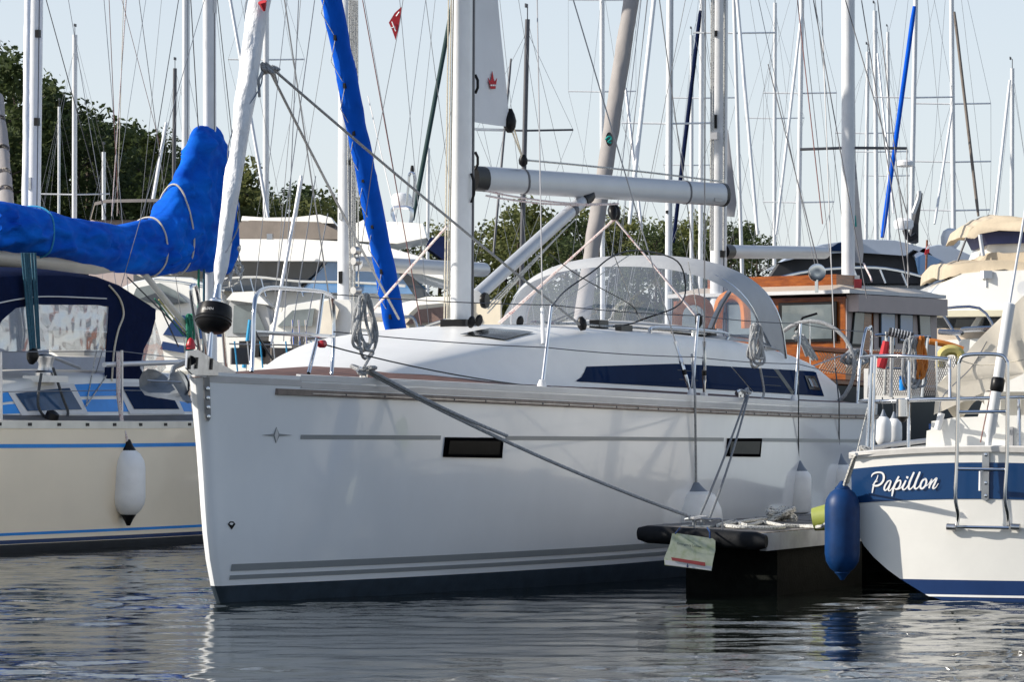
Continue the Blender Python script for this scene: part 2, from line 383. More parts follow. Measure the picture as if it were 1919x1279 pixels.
H.build(Y, GEL, ANTI, TEAK, nw=60, camber=.17)
H.rail("toe_rail", LIGHTRAIL, .35, 9.98, -.042, .004, .002); H.rail("toe_rail", LIGHTRAIL, .35, 9.98, -.042, .004, .002, 1)
H.rail("deck_edge", GREYRAIL, -.3, .36, -.075, -.02, .002, n=14)
H.rail("deck_edge", GREYRAIL, .36, 9.98, -.088, -.044, .003); H.rail("deck_edge", GREYRAIL, -.3, 9.98, -.088, -.044, .003, 1)
x0 = H.pix(517, 728).x
for sg in (-1, 1):
    rr = H.rail("rub_rail", RUB, x0, 9.97, -.135, -.09, .022, sg); H.rail("steel_strip", STEEL2, x0+.25, 9.96, -.122, -.111, .028, sg, parent=rr)
    for k in range(28):
        xx = x0+.5+k*.31
        if xx < 9.8: MB().box((xx, sg*(H.hb(xx, sheer(xx)-.116)+.028), sheer(xx)-.116), (.006, .006, .013)).build("strip_joint", DWIRE, rr)
# stripes, hull ports, emblem
up = lambda a: (lambda s: 1.036-.0045*s+a)
xs = [H.pix(x, 819).x for x in (563, 826, 948, 1357, 1429, 1612)]
for a, b in ((0, 1), (2, 3), (4, 5)):
    H.strip("side_stripe", SILVER, xs[a], xs[b], up(-.014), up(.014), n=30)
    H.strip("side_stripe", SILVER, xs[a], xs[b], up(-.014), up(.014), 1, n=30)
xb = H.pix(433, 1065).x
for lo, hi in ((.197, .24), (.143, .17)):
    for sg in (-1, 1): H.strip("boot_stripe", SILVER, xb, 9.98, lambda s, l=lo: l+.006*s, lambda s, l=hi: l+.006*s, sg, n=50)
for poly in ([(834, 820), (942, 821), (939, 859), (830, 857)], [(1363, 822), (1426, 822), (1423, 857), (1360, 856)]):
    fr = H.patch("hull_window", PORTK, poly, .001, th=.012); cx = sum(p[0] for p in poly)/4; cy = sum(p[1] for p in poly)/4
    H.patch("pane", GLASSK, [(cx+(x-cx)*.88, cy+(y-cy)*.68) for x, y in poly], .014, th=.003, parent=fr)
em = H.patch("star_emblem", SILVER, [(490, 816), (513, 813.5), (518, 801), (523, 813.5), (548, 816), (523, 818.5), (517, 831), (513, 818.5)], .002, th=.003)
H.patch("star_facet", LIGHTRAIL, [(518, 802), (521, 815), (517, 830), (514, 816)], .006, th=.002, parent=em)
tr_ = H.patch("thruster_mark", BLACK, [(427, 983), (431, 978), (437, 978), (441, 983), (434, 993)], .002, th=.003)
H.patch("thruster_mark_centre", WHITEP, [(429, 983), (432, 980), (437, 981), (434, 985)], .006, th=.002, parent=tr_)
# stem plate with bolts
pts = [H.pix(x, y) for x, y in ((381, 708), (392, 708), (394.5, 783), (391, 790), (386.5, 789), (384, 782))]
nrm = Vector((-.75, -.66, .05)).normalized()
sp = Y.part("stem_plate", MB().prism([p+nrm*.004 for p in pts], nrm*.014), mat("dull_steel_plate", (.24, .24, .25), .45, metal=.7, var=.2))
for i in range(4):
    p = H.pix(388.5+i*.4, 729+i*17.5); Y.part("bolt", MB().lathe([(.014, 0), (.012, .008), (.004, .010)], p+nrm*.018, nrm, 10), STEEL, sp)
# bow roller and anchor
rl = MB()
for yy in (-.10, .03):
    P = [Y.on(x, y, 1, yy) for x, y in ((352, 658), (372, 656), (418, 684), (442, 697), (442, 704), (392, 704), (362, 703), (350, 690))]
    rl.prism(P, (0, .012, 0))
rol = Y.part("bow_roller", rl, STEEL2)
for x, y in ((356, 682), (369, 681), (397, 683)):
    p = Y.on(x, y, 1, -.104); Y.part("slot", MB().prism([p+Vector((a*.018, 0, b*.035)) for a, b in ((-1, -1), (.3, -1), (1, 1), (-.3, 1))], (0, -.004, 0)), BLACK, rol)
Y.part("roller", MB().tube([Y.on(358, 676, 1, -.1), Y.on(358, 676, 1, .04)], .03, 12), RUBBER, rol)
anc = Th("plough_anchor", "grey plough anchor hanging from the bow roller of the big white yacht", "anchor", (W(300, 720, 21.6).x, 21.6, .9), 0)
A = lambda x, y, d: anc.at(x, y, d)
def fluke(a, b, c, e, bulge):
    def fn(u, v):
        p = a.lerp(b, u).lerp(e.lerp(c, u), v); return p+bulge*math.sin(math.pi*v)*math.sin(math.pi*(.15+.7*u))
    return MB().grid(fn, 8, 8)
def shell(m, off):
    n = len(m.v); v2 = [Vector(v)+off for v in m.v]; m2 = MB(); m2.add(m.v, m.f); m2.add(v2, [f[::-1] for f in m.f]); return m2
dip = A(352, 757, 21.25)
fl1 = MB(); rim = [A(x, y, d) for x, y, d in ((268, 697, 21.5), (261, 712, 21.5), (262, 728, 21.5), (272, 741, 21.45), (298, 747, 21.4), (325, 750, 21.35))]
top = [A(x, y, d) for x, y, d in ((277, 692, 21.6), (292, 694, 21.75), (306, 702, 21.8), (318, 712, 21.75), (326, 722, 21.6), (336, 738, 21.45))]
fl1.loft([rim, [a.lerp(b, .5)+Vector((0, .05, 0)) for a, b in zip(rim, top)], top, [t+Vector((0, .02, .002)) for t in top], [a.lerp(b, .5)+Vector((0, .075, 0)) for a, b in zip(rim, top)], [r+Vector((0, .02, 0)) for r in rim]], closed=False)
anc.part("fluke", fl1, GALV)
fl2 = MB(); rim = [A(x, y, d) for x, y, d in ((331, 692, 21.6), (345, 702, 21.55), (352, 716, 21.5), (352, 732, 21.45), (345, 742, 21.4), (352, 757, 21.3))]
top2 = [A(x, y, d) for x, y, d in ((320, 700, 21.55), (318, 708, 21.5), (324, 718, 21.45), (330, 727, 21.4), (336, 738, 21.38), (344, 752, 21.28))]
fl2.loft([rim, [a.lerp(b, .5)+Vector((.02, .06, 0)) for a, b in zip(rim, top2)], top2, [t+Vector((.01, .015, 0)) for t in top2], [a.lerp(b, .5)+Vector((.035, .07, 0)) for a, b in zip(rim, top2)], [r+Vector((.012, .01, 0)) for r in rim]], closed=False)
anc.part("fluke", fl2, GALV)
anc.part("tip_blade", MB().prism([A(298, 746, 21.4), A(336, 738, 21.42), A(352, 757, 21.28), A(346, 754, 21.26)], (0, .02, .006)), GALV)
anc.part("stock_bar", MB().tube([A(277, 714, 21.35), A(341, 717, 21.35)], .006, 8), STEEL2)
anc.part("shank", MB().tube([A(318, 716, 21.5), A(326, 690, 21.7), A(356, 676, 21.95), A(392, 672, 22.3)], [.014, .016, .018, .018], 8), GALV)
# coachroof
CW = smooth_tab([(1.2, .40), (1.3, .54), (1.5, .66), (1.8, .78), (2.2, .90), (2.8, 1.02), (3.6, 1.08), (4.3, 1.10), (5.5, 1.15), (7.0, 1.19), (8.2, 1.21), (9.4, 1.19), (10.2, 1.15)])
CZ = smooth_tab([(1.2, 1.385), (1.3, 1.42), (1.5, 1.475), (1.8, 1.54), (2.2, 1.605), (2.8, 1.69), (3.6, 1.77), (4.3, 1.815), (5.5, 1.835), (7.0, 1.825), (7.7, 1.80), (8.2, 1.77), (8.8, 1.725), (9.4, 1.655), (10.2, 1.48)])
KS = smooth_tab([(1.2, 2.2), (1.5, 1.9), (2.0, 1.5), (2.6, 1.05), (3.2, .60), (3.7, .34), (4.4, .22), (9, .22)])
def side_t(s, z): return CW(s)-KS(s)*(z-1.33)
def csec(s, inner=False):
    zt, w = CZ(s), CW(s); zb = sheer(s)-.06; e = min(.13, max(.01, (zt-zb)*.45)); w1 = side_t(s, zt-e)
    P = [(side_t(s, zb), zb), (w1, zt-e), (w1-.022, zt-e*.45), (w1-.075, zt-e*.12)]
    k = w1-.075
    return P+[(k*.72, zt+.018), (k*.36, zt+.04), (0, zt+.048)]
def roofz(s, t):
    P = csec(s); t = abs(t)
    for (a, za), (b, zb) in zip(P, P[1:]):
        if b <= t <= a: return za+(zb-za)*(t-a)/(b-a) if a != b else zb
    return P[-1][1]
ss = [1.2+.06*i for i in range(14)]+[2.1+.2*i for i in range(28)]+[7.6]
rings = []
for s in ss:
    P = csec(s); rings.append([(s, -t, z) for t, z in P]+[(s, t, z) for t, z in P[-2::-1]])
cr = MB(); cr.loft(rings, closed=False); n = len(rings[0])
cr.add(rings[0], [tuple(range(n))]); cr.add(rings[-1], [tuple(range(n))])
roof = Y.part("coachroof", cr, GEL2, sharp=50)
for sg in (-1, 1):
    rg = []
    for i in range(13):
        s = 7.6+.2*i; P = csec(min(s, 9.95)); t3 = P[3][0]; s = min(s, 9.95)
        rg.append([(s, sg*P[0][0], P[0][1]), (s, sg*P[1][0], P[1][1]), (s, sg*P[2][0], P[2][1]), (s, sg*P[3][0], P[3][1]), (s, sg*(t3-.16), P[3][1]+.005), (s, sg*(t3-.2), P[3][1]-.04), (s, sg*(t3-.22), 1.0)])
    Y.part("cockpit_coaming", MB().loft(rg), GEL2, sharp=50)
Y.part("cockpit_floor", MB().box((8.75, 0, 1.0), (2.4, 2.0, .04)), GREYTEAK)
Y.part("transom_seat", MB().box((9.82, 0, 1.15), (.3, 2.0, .34)), GEL2)
def cwin(name, mt, x0, x1, z0, z1, lean0=0, lean1=0, off=.006, parent=None, sg=-1, n=14):
    def fn(u, v):
        a = x0(v) if callable(x0) else x0; b = x1(v) if callable(x1) else x1
        s = a+(b-a)*u; z = z0(s)+(z1(s)-z0(s))*v; return (s, sg*(side_t(s, z)+off), z)
    return MB().grid(fn, n, 3).build(name, mt, parent or roof)
z0 = lambda s: 1.425-.008*(s-3.6); z1 = lambda s: min(1.53+.03*min(2, s-3.6), CZ(s)-.10)
for sg in (-1, 1):
    wn_ = cwin("side_window", GLASSB, lambda v: 3.55+.28*v**.6, lambda v: 7.28-.42*v, z0, z1, sg=sg, n=24)
    cwin("side_window", GLASSB, lambda v: 7.31-.42*v, lambda v: 8.30-.36*v, z0, z1, sg=sg)
    cwin("window_post", GLASSK, lambda v: 8.30-.36*v, lambda v: 8.42-.36*v, z0, z1, sg=sg, off=.008)
    w3 = cwin("side_window", GLASSB, lambda v: 8.42-.36*v, lambda v: 9.32-.1*v, z0, z1, sg=sg)
    op = cwin("opening_port", GLASSK, lambda v: 8.86-.06*v, lambda v: 9.22-.1*v, lambda s: z0(s)+.05, lambda s: z1(s)-.04, sg=sg, off=.014, parent=w3)
    cwin("port_pane", GLASSG, lambda v: 8.93-.06*v, lambda v: 9.15-.1*v, lambda s: z0(s)+.075, lambda s: z1(s)-.065, sg=sg, off=.019, parent=w3)
    for a in (5.6, 7.62):
        for k in range(2):
            cwin("hatch_line", BLACK, a, a+.42, lambda s, k=k: z0(s)+.06+.07*k, lambda s, k=k: z0(s)+.064+.07*k, sg=sg, off=.010, parent=wn_)
def rpatch(name, mt, s0, s1, t0, t1, off=.012, n=6):
    m = MB(); fn = lambda u, v: (s0+(s1-s0)*u, t0+(t1-t0)*v, roofz(s0+(s1-s0)*u, t0+(t1-t0)*v)+off)
    m.grid(fn, n, n); fn2 = lambda u, v: (s0+(s1-s0)*u, t0+(t1-t0)*v, roofz(s0+(s1-s0)*u, t0+(t1-t0)*v)-.01)
    m.grid(fn2, n, n); return Y.part(name, m, mt, roof)
rpatch("deck_hatch", GLASSK, 2.98, 3.55, -.74, -.40)
rpatch("deck_hatch", GLASSK, 5.2, 5.7, -.3, .3); rpatch("sheet_track", BLACK, 4.9, 6.3, -.93, -.89, .03)
hp = [(5.35, -.99, roofz(5.35, .99)), (5.5, -.99, 1.865), (7.0, -1.03, 1.865), (7.08, -1.03, roofz(7.05, 1.03))]
hr = Y.part("grab_rail", MB().tube(arc(hp, 4), .013, 8), STEEL, roof); Y.part("grab_rail_foot", MB().tube([(6.3, -1.01, 1.865), (6.3, -1.01, 1.77)], .012, 8), STEEL, hr)
H.patch("maker_plate", BLUEP, [(672, 688), (675, 683), (694, 684), (690, 690)], off=-.30, th=.003) if False else None
# mast, boom, vang, sail
MS = 4.3; mb0 = Y.on(864, 606, 1, 0); MX = mb0.x; MTOP = Vector((MX+.16, 0, 14.6)); MBASE = Vector((MX, 0, roofz(MX, 0)-.01))
def spar(a, b, rx, ry, n=20, mat_=ALU, sect=None):
    rings = []
    for p in (a, b): rings.append([p+Vector((rx*math.cos(2*math.pi*k/n)*(1 if math.cos(2*math.pi*k/n) < 0 else 1.1), ry*math.sin(2*math.pi*k/n), 0)) for k in range(n)])
    return MB().loft(rings)
mast = Y.part("mast", spar(MBASE, MTOP, .115, .066), ALU)
Y.part("mast_foot", MB().box((MX, 0, MBASE.z+.02), (.30, .20, .06)), BLACK, mast)
Y.part("luff_groove", MB().box((MX+.10+.02, -.056, 4.8), (.028, .012, 5.9), Matrix.Rotation(R(.67), 3, 'Y')), DWIRE, mast)
for y0_, y1_, t in ((325, 380, -.075), (140, 175, -.03), (285, 318, -.03)):
    a = Y.on(884 if t < -.05 else 891, y0_, 1, t); b = Y.on(884 if t < -.05 else 891, y1_, 1, t); c = (a+b)/2
    cl = Y.part("mast_cleat", MB().tube([a, a.lerp(b, .3)+Vector((0, -.02, 0)), a.lerp(b, .7)+Vector((0, -.02, 0)), b], .011, 8), BLACK, mast)
GN = Y.on(897, 335, 1, 0); BE = Y.on(1352, 365, 1, 0)
# the boom is sheeted a little to port
s_e = MX+4.45; BE = Y.on(1352, 365, 0, s_e); bd = (BE-GN)
def secring(p, d, hy, hz, n=18):
    d = d.normalized(); sd = d.cross(Vector((0, 0, 1))).normalized(); upv = sd.cross(d)
    return [p+sd*(hy*math.cos(2*math.pi*k/n))+upv*(hz*math.copysign(abs(math.sin(2*math.pi*k/n))**.8, math.sin(2*math.pi*k/n))) for k in range(n)]
boom = Y.part("boom", MB().loft([secring(GN+bd*u, bd, .062, .096) for u in (.02, 1)]), BOOM)
Y.part("gooseneck", MB().loft([secring(GN+bd*u, bd, .060, .094) for u in (-.022, .02)]), BLACK, boom)
Y.part("boom_end_cap", MB().loft([secring(GN+bd*u, bd, .066, .100) for u in (1, 1.012)]), BLACK, boom)
ext = {}
for u, nm in ((.16, "boom_strap"), (.83, "boom_strap")):
    Y.part(nm, MB().loft([secring(GN+bd*(u+e), bd, .066, .100) for e in (0, .006)]), DWIRE, boom)
Y.part("boom_label", MB().box(GN+bd*.95+Vector((.02, -.064, -.05)), (.14, .004, .03), Matrix.Rotation(math.atan2(bd.y, bd.x), 3, 'Z')), WIRE, boom)
va = Y.on(893, 556, 1, -.02); vb = GN+bd*.40-Vector((0, 0, .11))
vang = Y.part("vang", MB().tube([va, vb], .052, 12), BOOM); Y.part("vang_end", MB().tube([vb.lerp(va, .02), vb.lerp(va, -.05)], .062, 10), BLACK, vang)
Y.part("vang_collar", MB().tube([vb.lerp(va, .10), vb.lerp(va, .13)], .056, 12), DWIRE, vang)
Y.part("vang_block", MB().lathe([(.055, -.02), (.062, 0), (.055, .02)], va+Vector((.02, -.06, -.03)), (0, 1, 0), 14), BLACK, vang)
for k in range(3): Y.part("vang_rope", MB().tube([va+Vector((.1, -.05, -.06-.03*k)), vb.lerp(va, .12+.05*k)+Vector((0, -.03, -.07))], .006, 5), ROPEW, vang)
# in-mast furled mainsail corner
sp_ = Vector((bd.x, bd.y, 0)).normalized()
def sailpt(x, y):
    o = Y.I @ CAM; d = Y.I3 @ (W(x, y, 10)-CAM); nn = Vector((-sp_.y, sp_.x, 0)); t = (Vector((MX+.1, 0, 0))-o).dot(nn)/d.dot(nn); return o+d*t
tk = sailpt(890, 243); cle = sailpt(957, 238); hd = Vector((MX+.15, 0, 9.5)); lee = sailpt(934, 0)
def sf(u, v):
    a = tk.lerp(hd, v); b = cle.lerp(lee+(lee-cle)*1.0, v) if v < .5 else lee+(lee-cle)
    tt = v*3.0; b = cle+(lee-cle)*tt; b = b if tt < 3 else b
    a = Vector((MX+.12+.012*(cle.z+(b.z-cle.z)-3), 0, b.z-(.0 if v else 0))); p = a.lerp(b, u)
    return p+Vector((-sp_.y, sp_.x, 0))*(.03*math.sin(u*3.1)*(1+v)+.008*noise.noise((u*3, v*6, 1)))
sm = MB(); sm.grid(sf, 8, 16); back = [Vector(v)+Vector((-sp_.y, sp_.x, 0))*.006 for v in sm.v]; sm.add(back, [f[::-1] for f in sm.f[:]])
msail = Y.part("mainsail_clew", sm, SAILG)
def sdec(name, mt, poly, off=.05, th=.003, parent=None):
    nn = Vector((sp_.y, -sp_.x, 0)); return Y.part(name, MB().prism([sailpt(x, y)+nn*off for x, y in poly], nn*th), mt, parent or msail)
cn = sdec("crown_emblem", RED, [(924, 166), (933, 166), (936, 145), (932, 153), (930, 149), (927, 133), (925, 149), (923, 152), (919, 145)], -.02)
for i in range(3): sdec("crown_lettering", WHITEP, [(922.5+i*3.6, 158), (925+i*3.6, 158), (925+i*3.6, 161), (922.5+i*3.6, 161)], -.014, parent=cn)
sdec("sail_foot_tape", WHITEP, [(891, 244), (957, 245), (957, 241), (891, 239)], -.03)
Y.part("clew_block", MB().lathe([(.02, -.09), (.045, -.05), (.05, 0), (.035, .05), (.015, .09)], sailpt(956, 226), (0.1, 0, 1), 10), BLACK, msail)
blk = sailpt(981, 300); Y.part("outhaul_block", MB().lathe([(.012, -.05), (.032, -.03), (.036, 0), (.02, .04)], blk, (0, 0, 1), 10), BLACK, boom)
for p in (sailpt(956, 236), sailpt(962, 234)): Y.wire([p, blk], .006, ROPEC, "outhaul", parent=boom)
Y.wire(sag(blk, BE+Vector((0, 0, .11)), -.01), .008, ROPEW, "outhaul", parent=boom)
for k in range(2):
    Y.wire(sag(GN+Vector((.03, -.05, -.09-.035*k)), GN+bd*.52+Vector((0, -.05, -.13)), .035), .008, ROPEP, "mainsheet_tail", parent=boom)
# mainsheet
shb = GN+bd*.53-Vector((0, 0, .11)); Y.part("sheet_block", MB().lathe([(.015, -.09), (.04, -.05), (.045, 0), (.02, .05)], shb-Vector((.01, 0, .06)), (0, .3, 1), 10), BLACK, boom)
Y.part("sheet_block", MB().lathe([(.015, -.09), (.035, -.05), (.04, 0), (.02, .05)], shb-Vector((.06, 0, .07)), (.5, .3, 1), 10), BLACK, boom)
f1 = Y.on(1310, 600, 1, -.95); f2 = Y.on(935, 605, 1, .80)
for f_, o in ((f1, .0), (f1, .03), (f2, 0), (f2, .05)):
    Y.wire([shb-Vector((o*.4, 0, .14)), Vector(f_)+Vector((o, 0, 0))], .009, ROPEP, "mainsheet")
Y.part("sheet_foot_block", MB().lathe([(.01, -.06), (.03, -.03), (.03, .03), (.01, .05)], f1, (0, 0, 1), 10), BLACK)
# furled headsail and drum
fs0 = Y.on(403, 606, 1, 0); fs1 = Y.on(489, 0, 1, 0); fdir = (fs1-fs0).normalized(); ftop = fs0+fdir*((13.9-fs0.z)/fdir.z)
N = 150; fp = []; fr_ = []
for i in range(N+1):
    u = (i/N)**1.25; p = Y.on(408, 548, 1, 0).lerp(ftop, u); h = (p-fs0).length
    fp.append(p+Vector((noise.noise((h*1.3, 0, 0))*.012, noise.noise((h*1.1, 5, 0))*.01, 0)))
    fr_.append(max(.02, (.036+.040*min(1, h/2.4)-.05*max(0, (h-4)/9))*(1+.10*noise.noise((h*5, 2, 0)))) if h > .35 else .022+.02*max(0, (h-.25)/.1))
gen = Y.part("furled_headsail", rolled(fp, fr_, 24, .30, 6.0), SAIL, sharp=60)
hel = []
for i in range(150):
    h = .45+i*.02; p = fs0+fdir*h; a = h*6.5; rr = .050+.043*min(1, h/2.4); u = fdir.orthogonal().normalized(); w = fdir.cross(u); hel.append(p+(u*math.cos(a)+w*math.sin(a))*rr)
Y.part("sail_edge_seam", MB().tube(hel, .005, 4), FENG, gen)
Y.part("sail_emblem", MB().tube([Y.on(492, 3, 1, -.085), Y.on(496, 20, 1, -.085)], [.03, .008], 6), RED, gen)
dc = Y.on(402, 590, 1, 0)
drum = Y.part("furler_drum", MB().lathe([(.02, -.118), (.07, -.108), (.105, -.075), (.114, -.03), (.113, .01), (.104, .055), (.09, .062), (.088, .058), (.03, .056)], dc, fdir, 28), BLACK)
Y.part("drum_swivel", MB().lathe([(.045, .058), (.048, .09), (.04, .1), (.028, .10), (.022, .16), (.02, .2)], dc, fdir, 16), STEEL, drum)
for k in range(2): Y.part("drum_ridge", MB().lathe([(.1145, -.035-.02*k), (.1165, -.030-.02*k), (.1145, -.025-.02*k)], dc, fdir, 28), BLACK, drum)
Y.part("drum_link", MB().tube([dc-fdir*.11, Y.on(393, 672, 1, 0), Y.on(390, 690, 1, 0)], [.012, .016, .024], 8), STEEL, drum)
txt = bpy.data.curves.new("t", 'FONT'); txt.body = "SELDEN"; txt.size = .026
def text_part(th, body, size, name, mt, parent, place):
    """Lettering laid through place(u, v) with u, v in metres."""
    c = bpy.data.curves.new("lettering", 'FONT'); c.body = body; c.size = size; c.resolution_u = 2; o = bpy.data.objects.new("lettering", c); COL.objects.link(o)
    bpy.context.view_layer.update(); dg = bpy.context.evaluated_depsgraph_get(); me = bpy.data.meshes.new_from_object(o.evaluated_get(dg))
    m = MB(); m.v = [tuple(place(v.co.x, v.co.y)) for v in me.vertices]; m.f = [tuple(p.vertices) for p in me.polygons]
    bpy.data.objects.remove(o); bpy.data.curves.remove(c); bpy.data.meshes.remove(me)
    q = m.build(name, mt, parent, recalc=False); return q
cx_ = (Y.I3 @ Vector((1, 0, 0))); cy_ = (Y.I3 @ Vector((0, -1, 0)))
def drumtxt(u, v):
    a = (u-.075)/.1145; ax = fdir; e1 = cx_-ax*cx_.dot(ax); e1.normalize(); e2 = cy_-ax*cy_.dot(ax); e2.normalize()
    return dc+ax*(v-.006+.0)+(e1*math.sin(a)+e2*math.cos(a))*.1155
text_part(Y, "SELDEN", .022, "drum_lettering", LIGHTRAIL, drum, drumtxt)
# pulpit
def pul(pxs, t, n=5): return arc([Y.on(x, y, 1, t(i) if callable(t) else t) for i, (x, y) in enumerate(pxs)], n)
f_a = H.railx(476, .03); f_b = H.railx(625, .05); ta = f_a.y; tb = f_b.y
yy_ = lambda x: ta+(tb-ta)*(x-476)/(625-476)
pu = Y.part("pulpit", MB().tube(arc([Y.on(x, y, 1, yy_(x)) for x, y in ((472, 697), (475, 640), (477, 575), (484, 550), (505, 540), (540, 541), (590, 545), (614, 551), (625, 566), (626, 630), (622, 702))], 5), .0125, 10), STEEL)
Y.part("pulpit_rail", MB().tube([Y.on(478, 623, 1, yy_(478)), Y.on(625, 631, 1, yy_(625))], .0115, 8), STEEL, pu)
Y.part("pulpit_leg", MB().tube([Y.on(606, 549, 1, yy_(606)), Y.on(594, 640, 1, yy_(600)+.05), Y.on(579, 700, 1, yy_(590)+.08)], .0125, 8), STEEL, pu)
Y.part("pulpit_brace", MB().tube([Y.on(482, 628, 1, yy_(480)), Y.on(510, 672, 1, yy_(480)+.12)], .006, 6), DWIRE, pu)
la = Y.on(604, 645, 1, yy_(604)); Y.part("port_light", MB().lathe([(.012, -.03), (.024, -.024), (.026, .02), (.016, .028)], la, (1, 0, .05), 12), REDP, pu)
Y.part("pulpit", MB().tube(arc([Y.on(x, y, 1, .28) for x, y in ((380, 690), (366, 600), (358, 545), (362, 536), (370, 545), (384, 640), (388, 690))], 5), .0125, 8), STEEL)
Y.part("pulpit_leg", MB().tube([Y.on(424, 690, 1, .3), Y.on(417, 600, 1, .3), Y.on(412, 545, 1, .3)], .0125, 8), STEEL)
# stanchions and lifelines
tops, mids = [], []
for fx, fy, tx, ty, mx_, my_ in ((1016, 720, 1034, 572, 1027, 650), (1297, 736, 1309, 592, 1303, 668), (1489, 742, 1501, 607, 1495, 688)):
    f_ = H.railx(fx); tp = Y.on(tx, ty, 1, f_.y); st = Y.part("stanchion", MB().tube([f_-Vector((0, 0, .02)), tp], [.0135, .011], 8), STEEL)
    Y.part("stanchion_foot", MB().lathe([(.035, -.02), (.033, .015), (.018, .05)], f_, (0, 0, 1), 10), WHITEP, st); tops.append(tp); mids.append(f_.lerp(tp, .48))
g1 = H.railx(1607); g2 = Y.on(1622, 622, 1, g1.y)
pp = Y.part("pushpit", MB().tube(arc([g1, Y.on(1612, 680, 1, g1.y), g2, Y.on(1628, 617, 1, g1.y), Y.on(1634, 624, 1, g1.y+.03), Y.on(1628, 745, 1, g1.y+.03)], 5), .0125, 8), STEEL)
tops.append(g2); mids.append(Y.on(1614, 705, 1, g1.y))
pul_t = Y.on(624, 552, 1, tb); pul_m = Y.on(625, 622, 1, tb)
for nm, lst, st_ in (("lifeline", tops, pul_t), ("lifeline", mids, pul_m)):
    q = []; prev = st_
    for p in lst: q += sag(prev, p, .012, 6)[:-1]; prev = p
    Y.wire(q+[prev], .0035, DWIRE, nm, n=4)
Y.wire(sag(la, H.railx(1010), .03), .005, ROPEN, "jackline")
for xx, yy, w_ in ((1300, 600, .30), (1372, 590, .26)):
    q = Y.on(xx, yy, 1, -.35); Y.part("orange_arc", MB().tube(arc([q+Vector((0, -w_*.5, -.12)), q+Vector((0, -w_*.42, .10)), q+Vector((0, 0, .17)), q+Vector((0, w_*.42, .10)), q+Vector((0, w_*.5, -.12))], 5), .045, 8), ORANGE)  # arcs added for the orange patches showing through the hood window
# port helm, rope hanks aft
wc = Y.on(1519, 688, 1, -.92); Rw = .40
ring_ = [wc+Vector((0, math.cos(a)*Rw, math.sin(a)*Rw)) for a in [2*math.pi*k/28 for k in range(29)]]
wh = Y.part("steering_wheel", MB().tube(ring_, .018, 8), ROPEG)
for k in range(5): a = 2*math.pi*k/5+.3; Y.part("spoke", MB().tube([wc, wc+Vector((0, math.cos(a)*Rw, math.sin(a)*Rw))], .007, 6), STEEL, wh)
Y.part("helm_pedestal", MB().box(wc-Vector((.12, 0, .28)), (.14, .16, .5)), GEL2)
wc2 = Vector((wc.x, -wc.y, wc.z)); wh2 = Y.part("steering_wheel", MB().tube([Vector((p.x, -p.y, p.z)) for p in ring_], .018, 8), ROPEG)
Y.part("helm_pedestal", MB().box(wc2-Vector((.12, 0, .28)), (.14, .16, .5)), GEL2)
sidev = Vector((.75, -.3, 0))
Y.part("rope_hank", MB().tube(loop_coil(Y.on(1415, 608, 1, -1.42), .34, .10, 7, .035, sidev, seed=4), .011, 6), ROPEG)
Y.part("rope_hank", MB().tube(loop_coil(Y.on(682, 552, 1, -.62), .40, .16, 5, .05, sidev, seed=9), .011, 6), ROPEG)
Y.part("rope_tail", MB().tube(arc([Y.on(x, y, 1, -.72) for x, y in ((682, 640), (684, 655), (700, 660), (692, 672), (682, 690))], 5), .010, 6), ROPEG)
Y.part("rope_tail", MB().tube(arc([Y.on(x, y, 1, -1.45) for x, y in ((1425, 690), (1432, 735), (1424, 752), (1405, 755), (1396, 735), (1402, 728))], 5), .010, 6), ROPEG)
rgs = random.Random(3)
for k in range(9):
    a = Y.on(1486+rgs.uniform(0, 22), 622+rgs.uniform(0, 14), 1, -1.1); b = Y.on(1512+k*2.4, 668+rgs.uniform(-6, 8), 1, -1.12)
    Y.part("rope_hank", MB().tube(sag(a, b, -.03, 5), .014, 6), ROPEW if k % 2 else ROPEG)
Y.part("rope_hank", MB().tube(loop_coil(Y.on(1604, 656, 1, -1.3), .13, .26, 7, .04, sidev, seed=14), .012, 6), ROPEG)
# cleats with mooring turns
def cleat(p, d):
    d = Vector(d).normalized(); return MB().tube([p-d*.10+Vector((0, 0, .045)), p-d*.05+Vector((0, 0, .055)), p+d*.05+Vector((0, 0, .055)), p+d*.10+Vector((0, 0, .045))], [.010, .014, .014, .010], 8).tube([p-d*.03, p-d*.03+Vector((0, 0, .05))], .014, 8).tube([p+d*.03, p+d*.03+Vector((0, 0, .05))], .014, 8)
c1 = H.railx(682, .05); c2 = H.railx(1388, .05); c3 = H.railx(1300, .05)
for c in (c1, c2): Y.part("cleat", cleat(c, (1, 0, 0)), STEEL)
Y.part("rope_turns", MB().tube(rope_ball(c1+Vector((0, -.01, .05)), .10, 9, 5, .35), .013, 6), ROPEG)
Y.part("rope_turns", MB().tube(rope_ball(c2+Vector((.03, -.01, .05)), .06, 7, 6, .4), .011, 6), ROPEG)
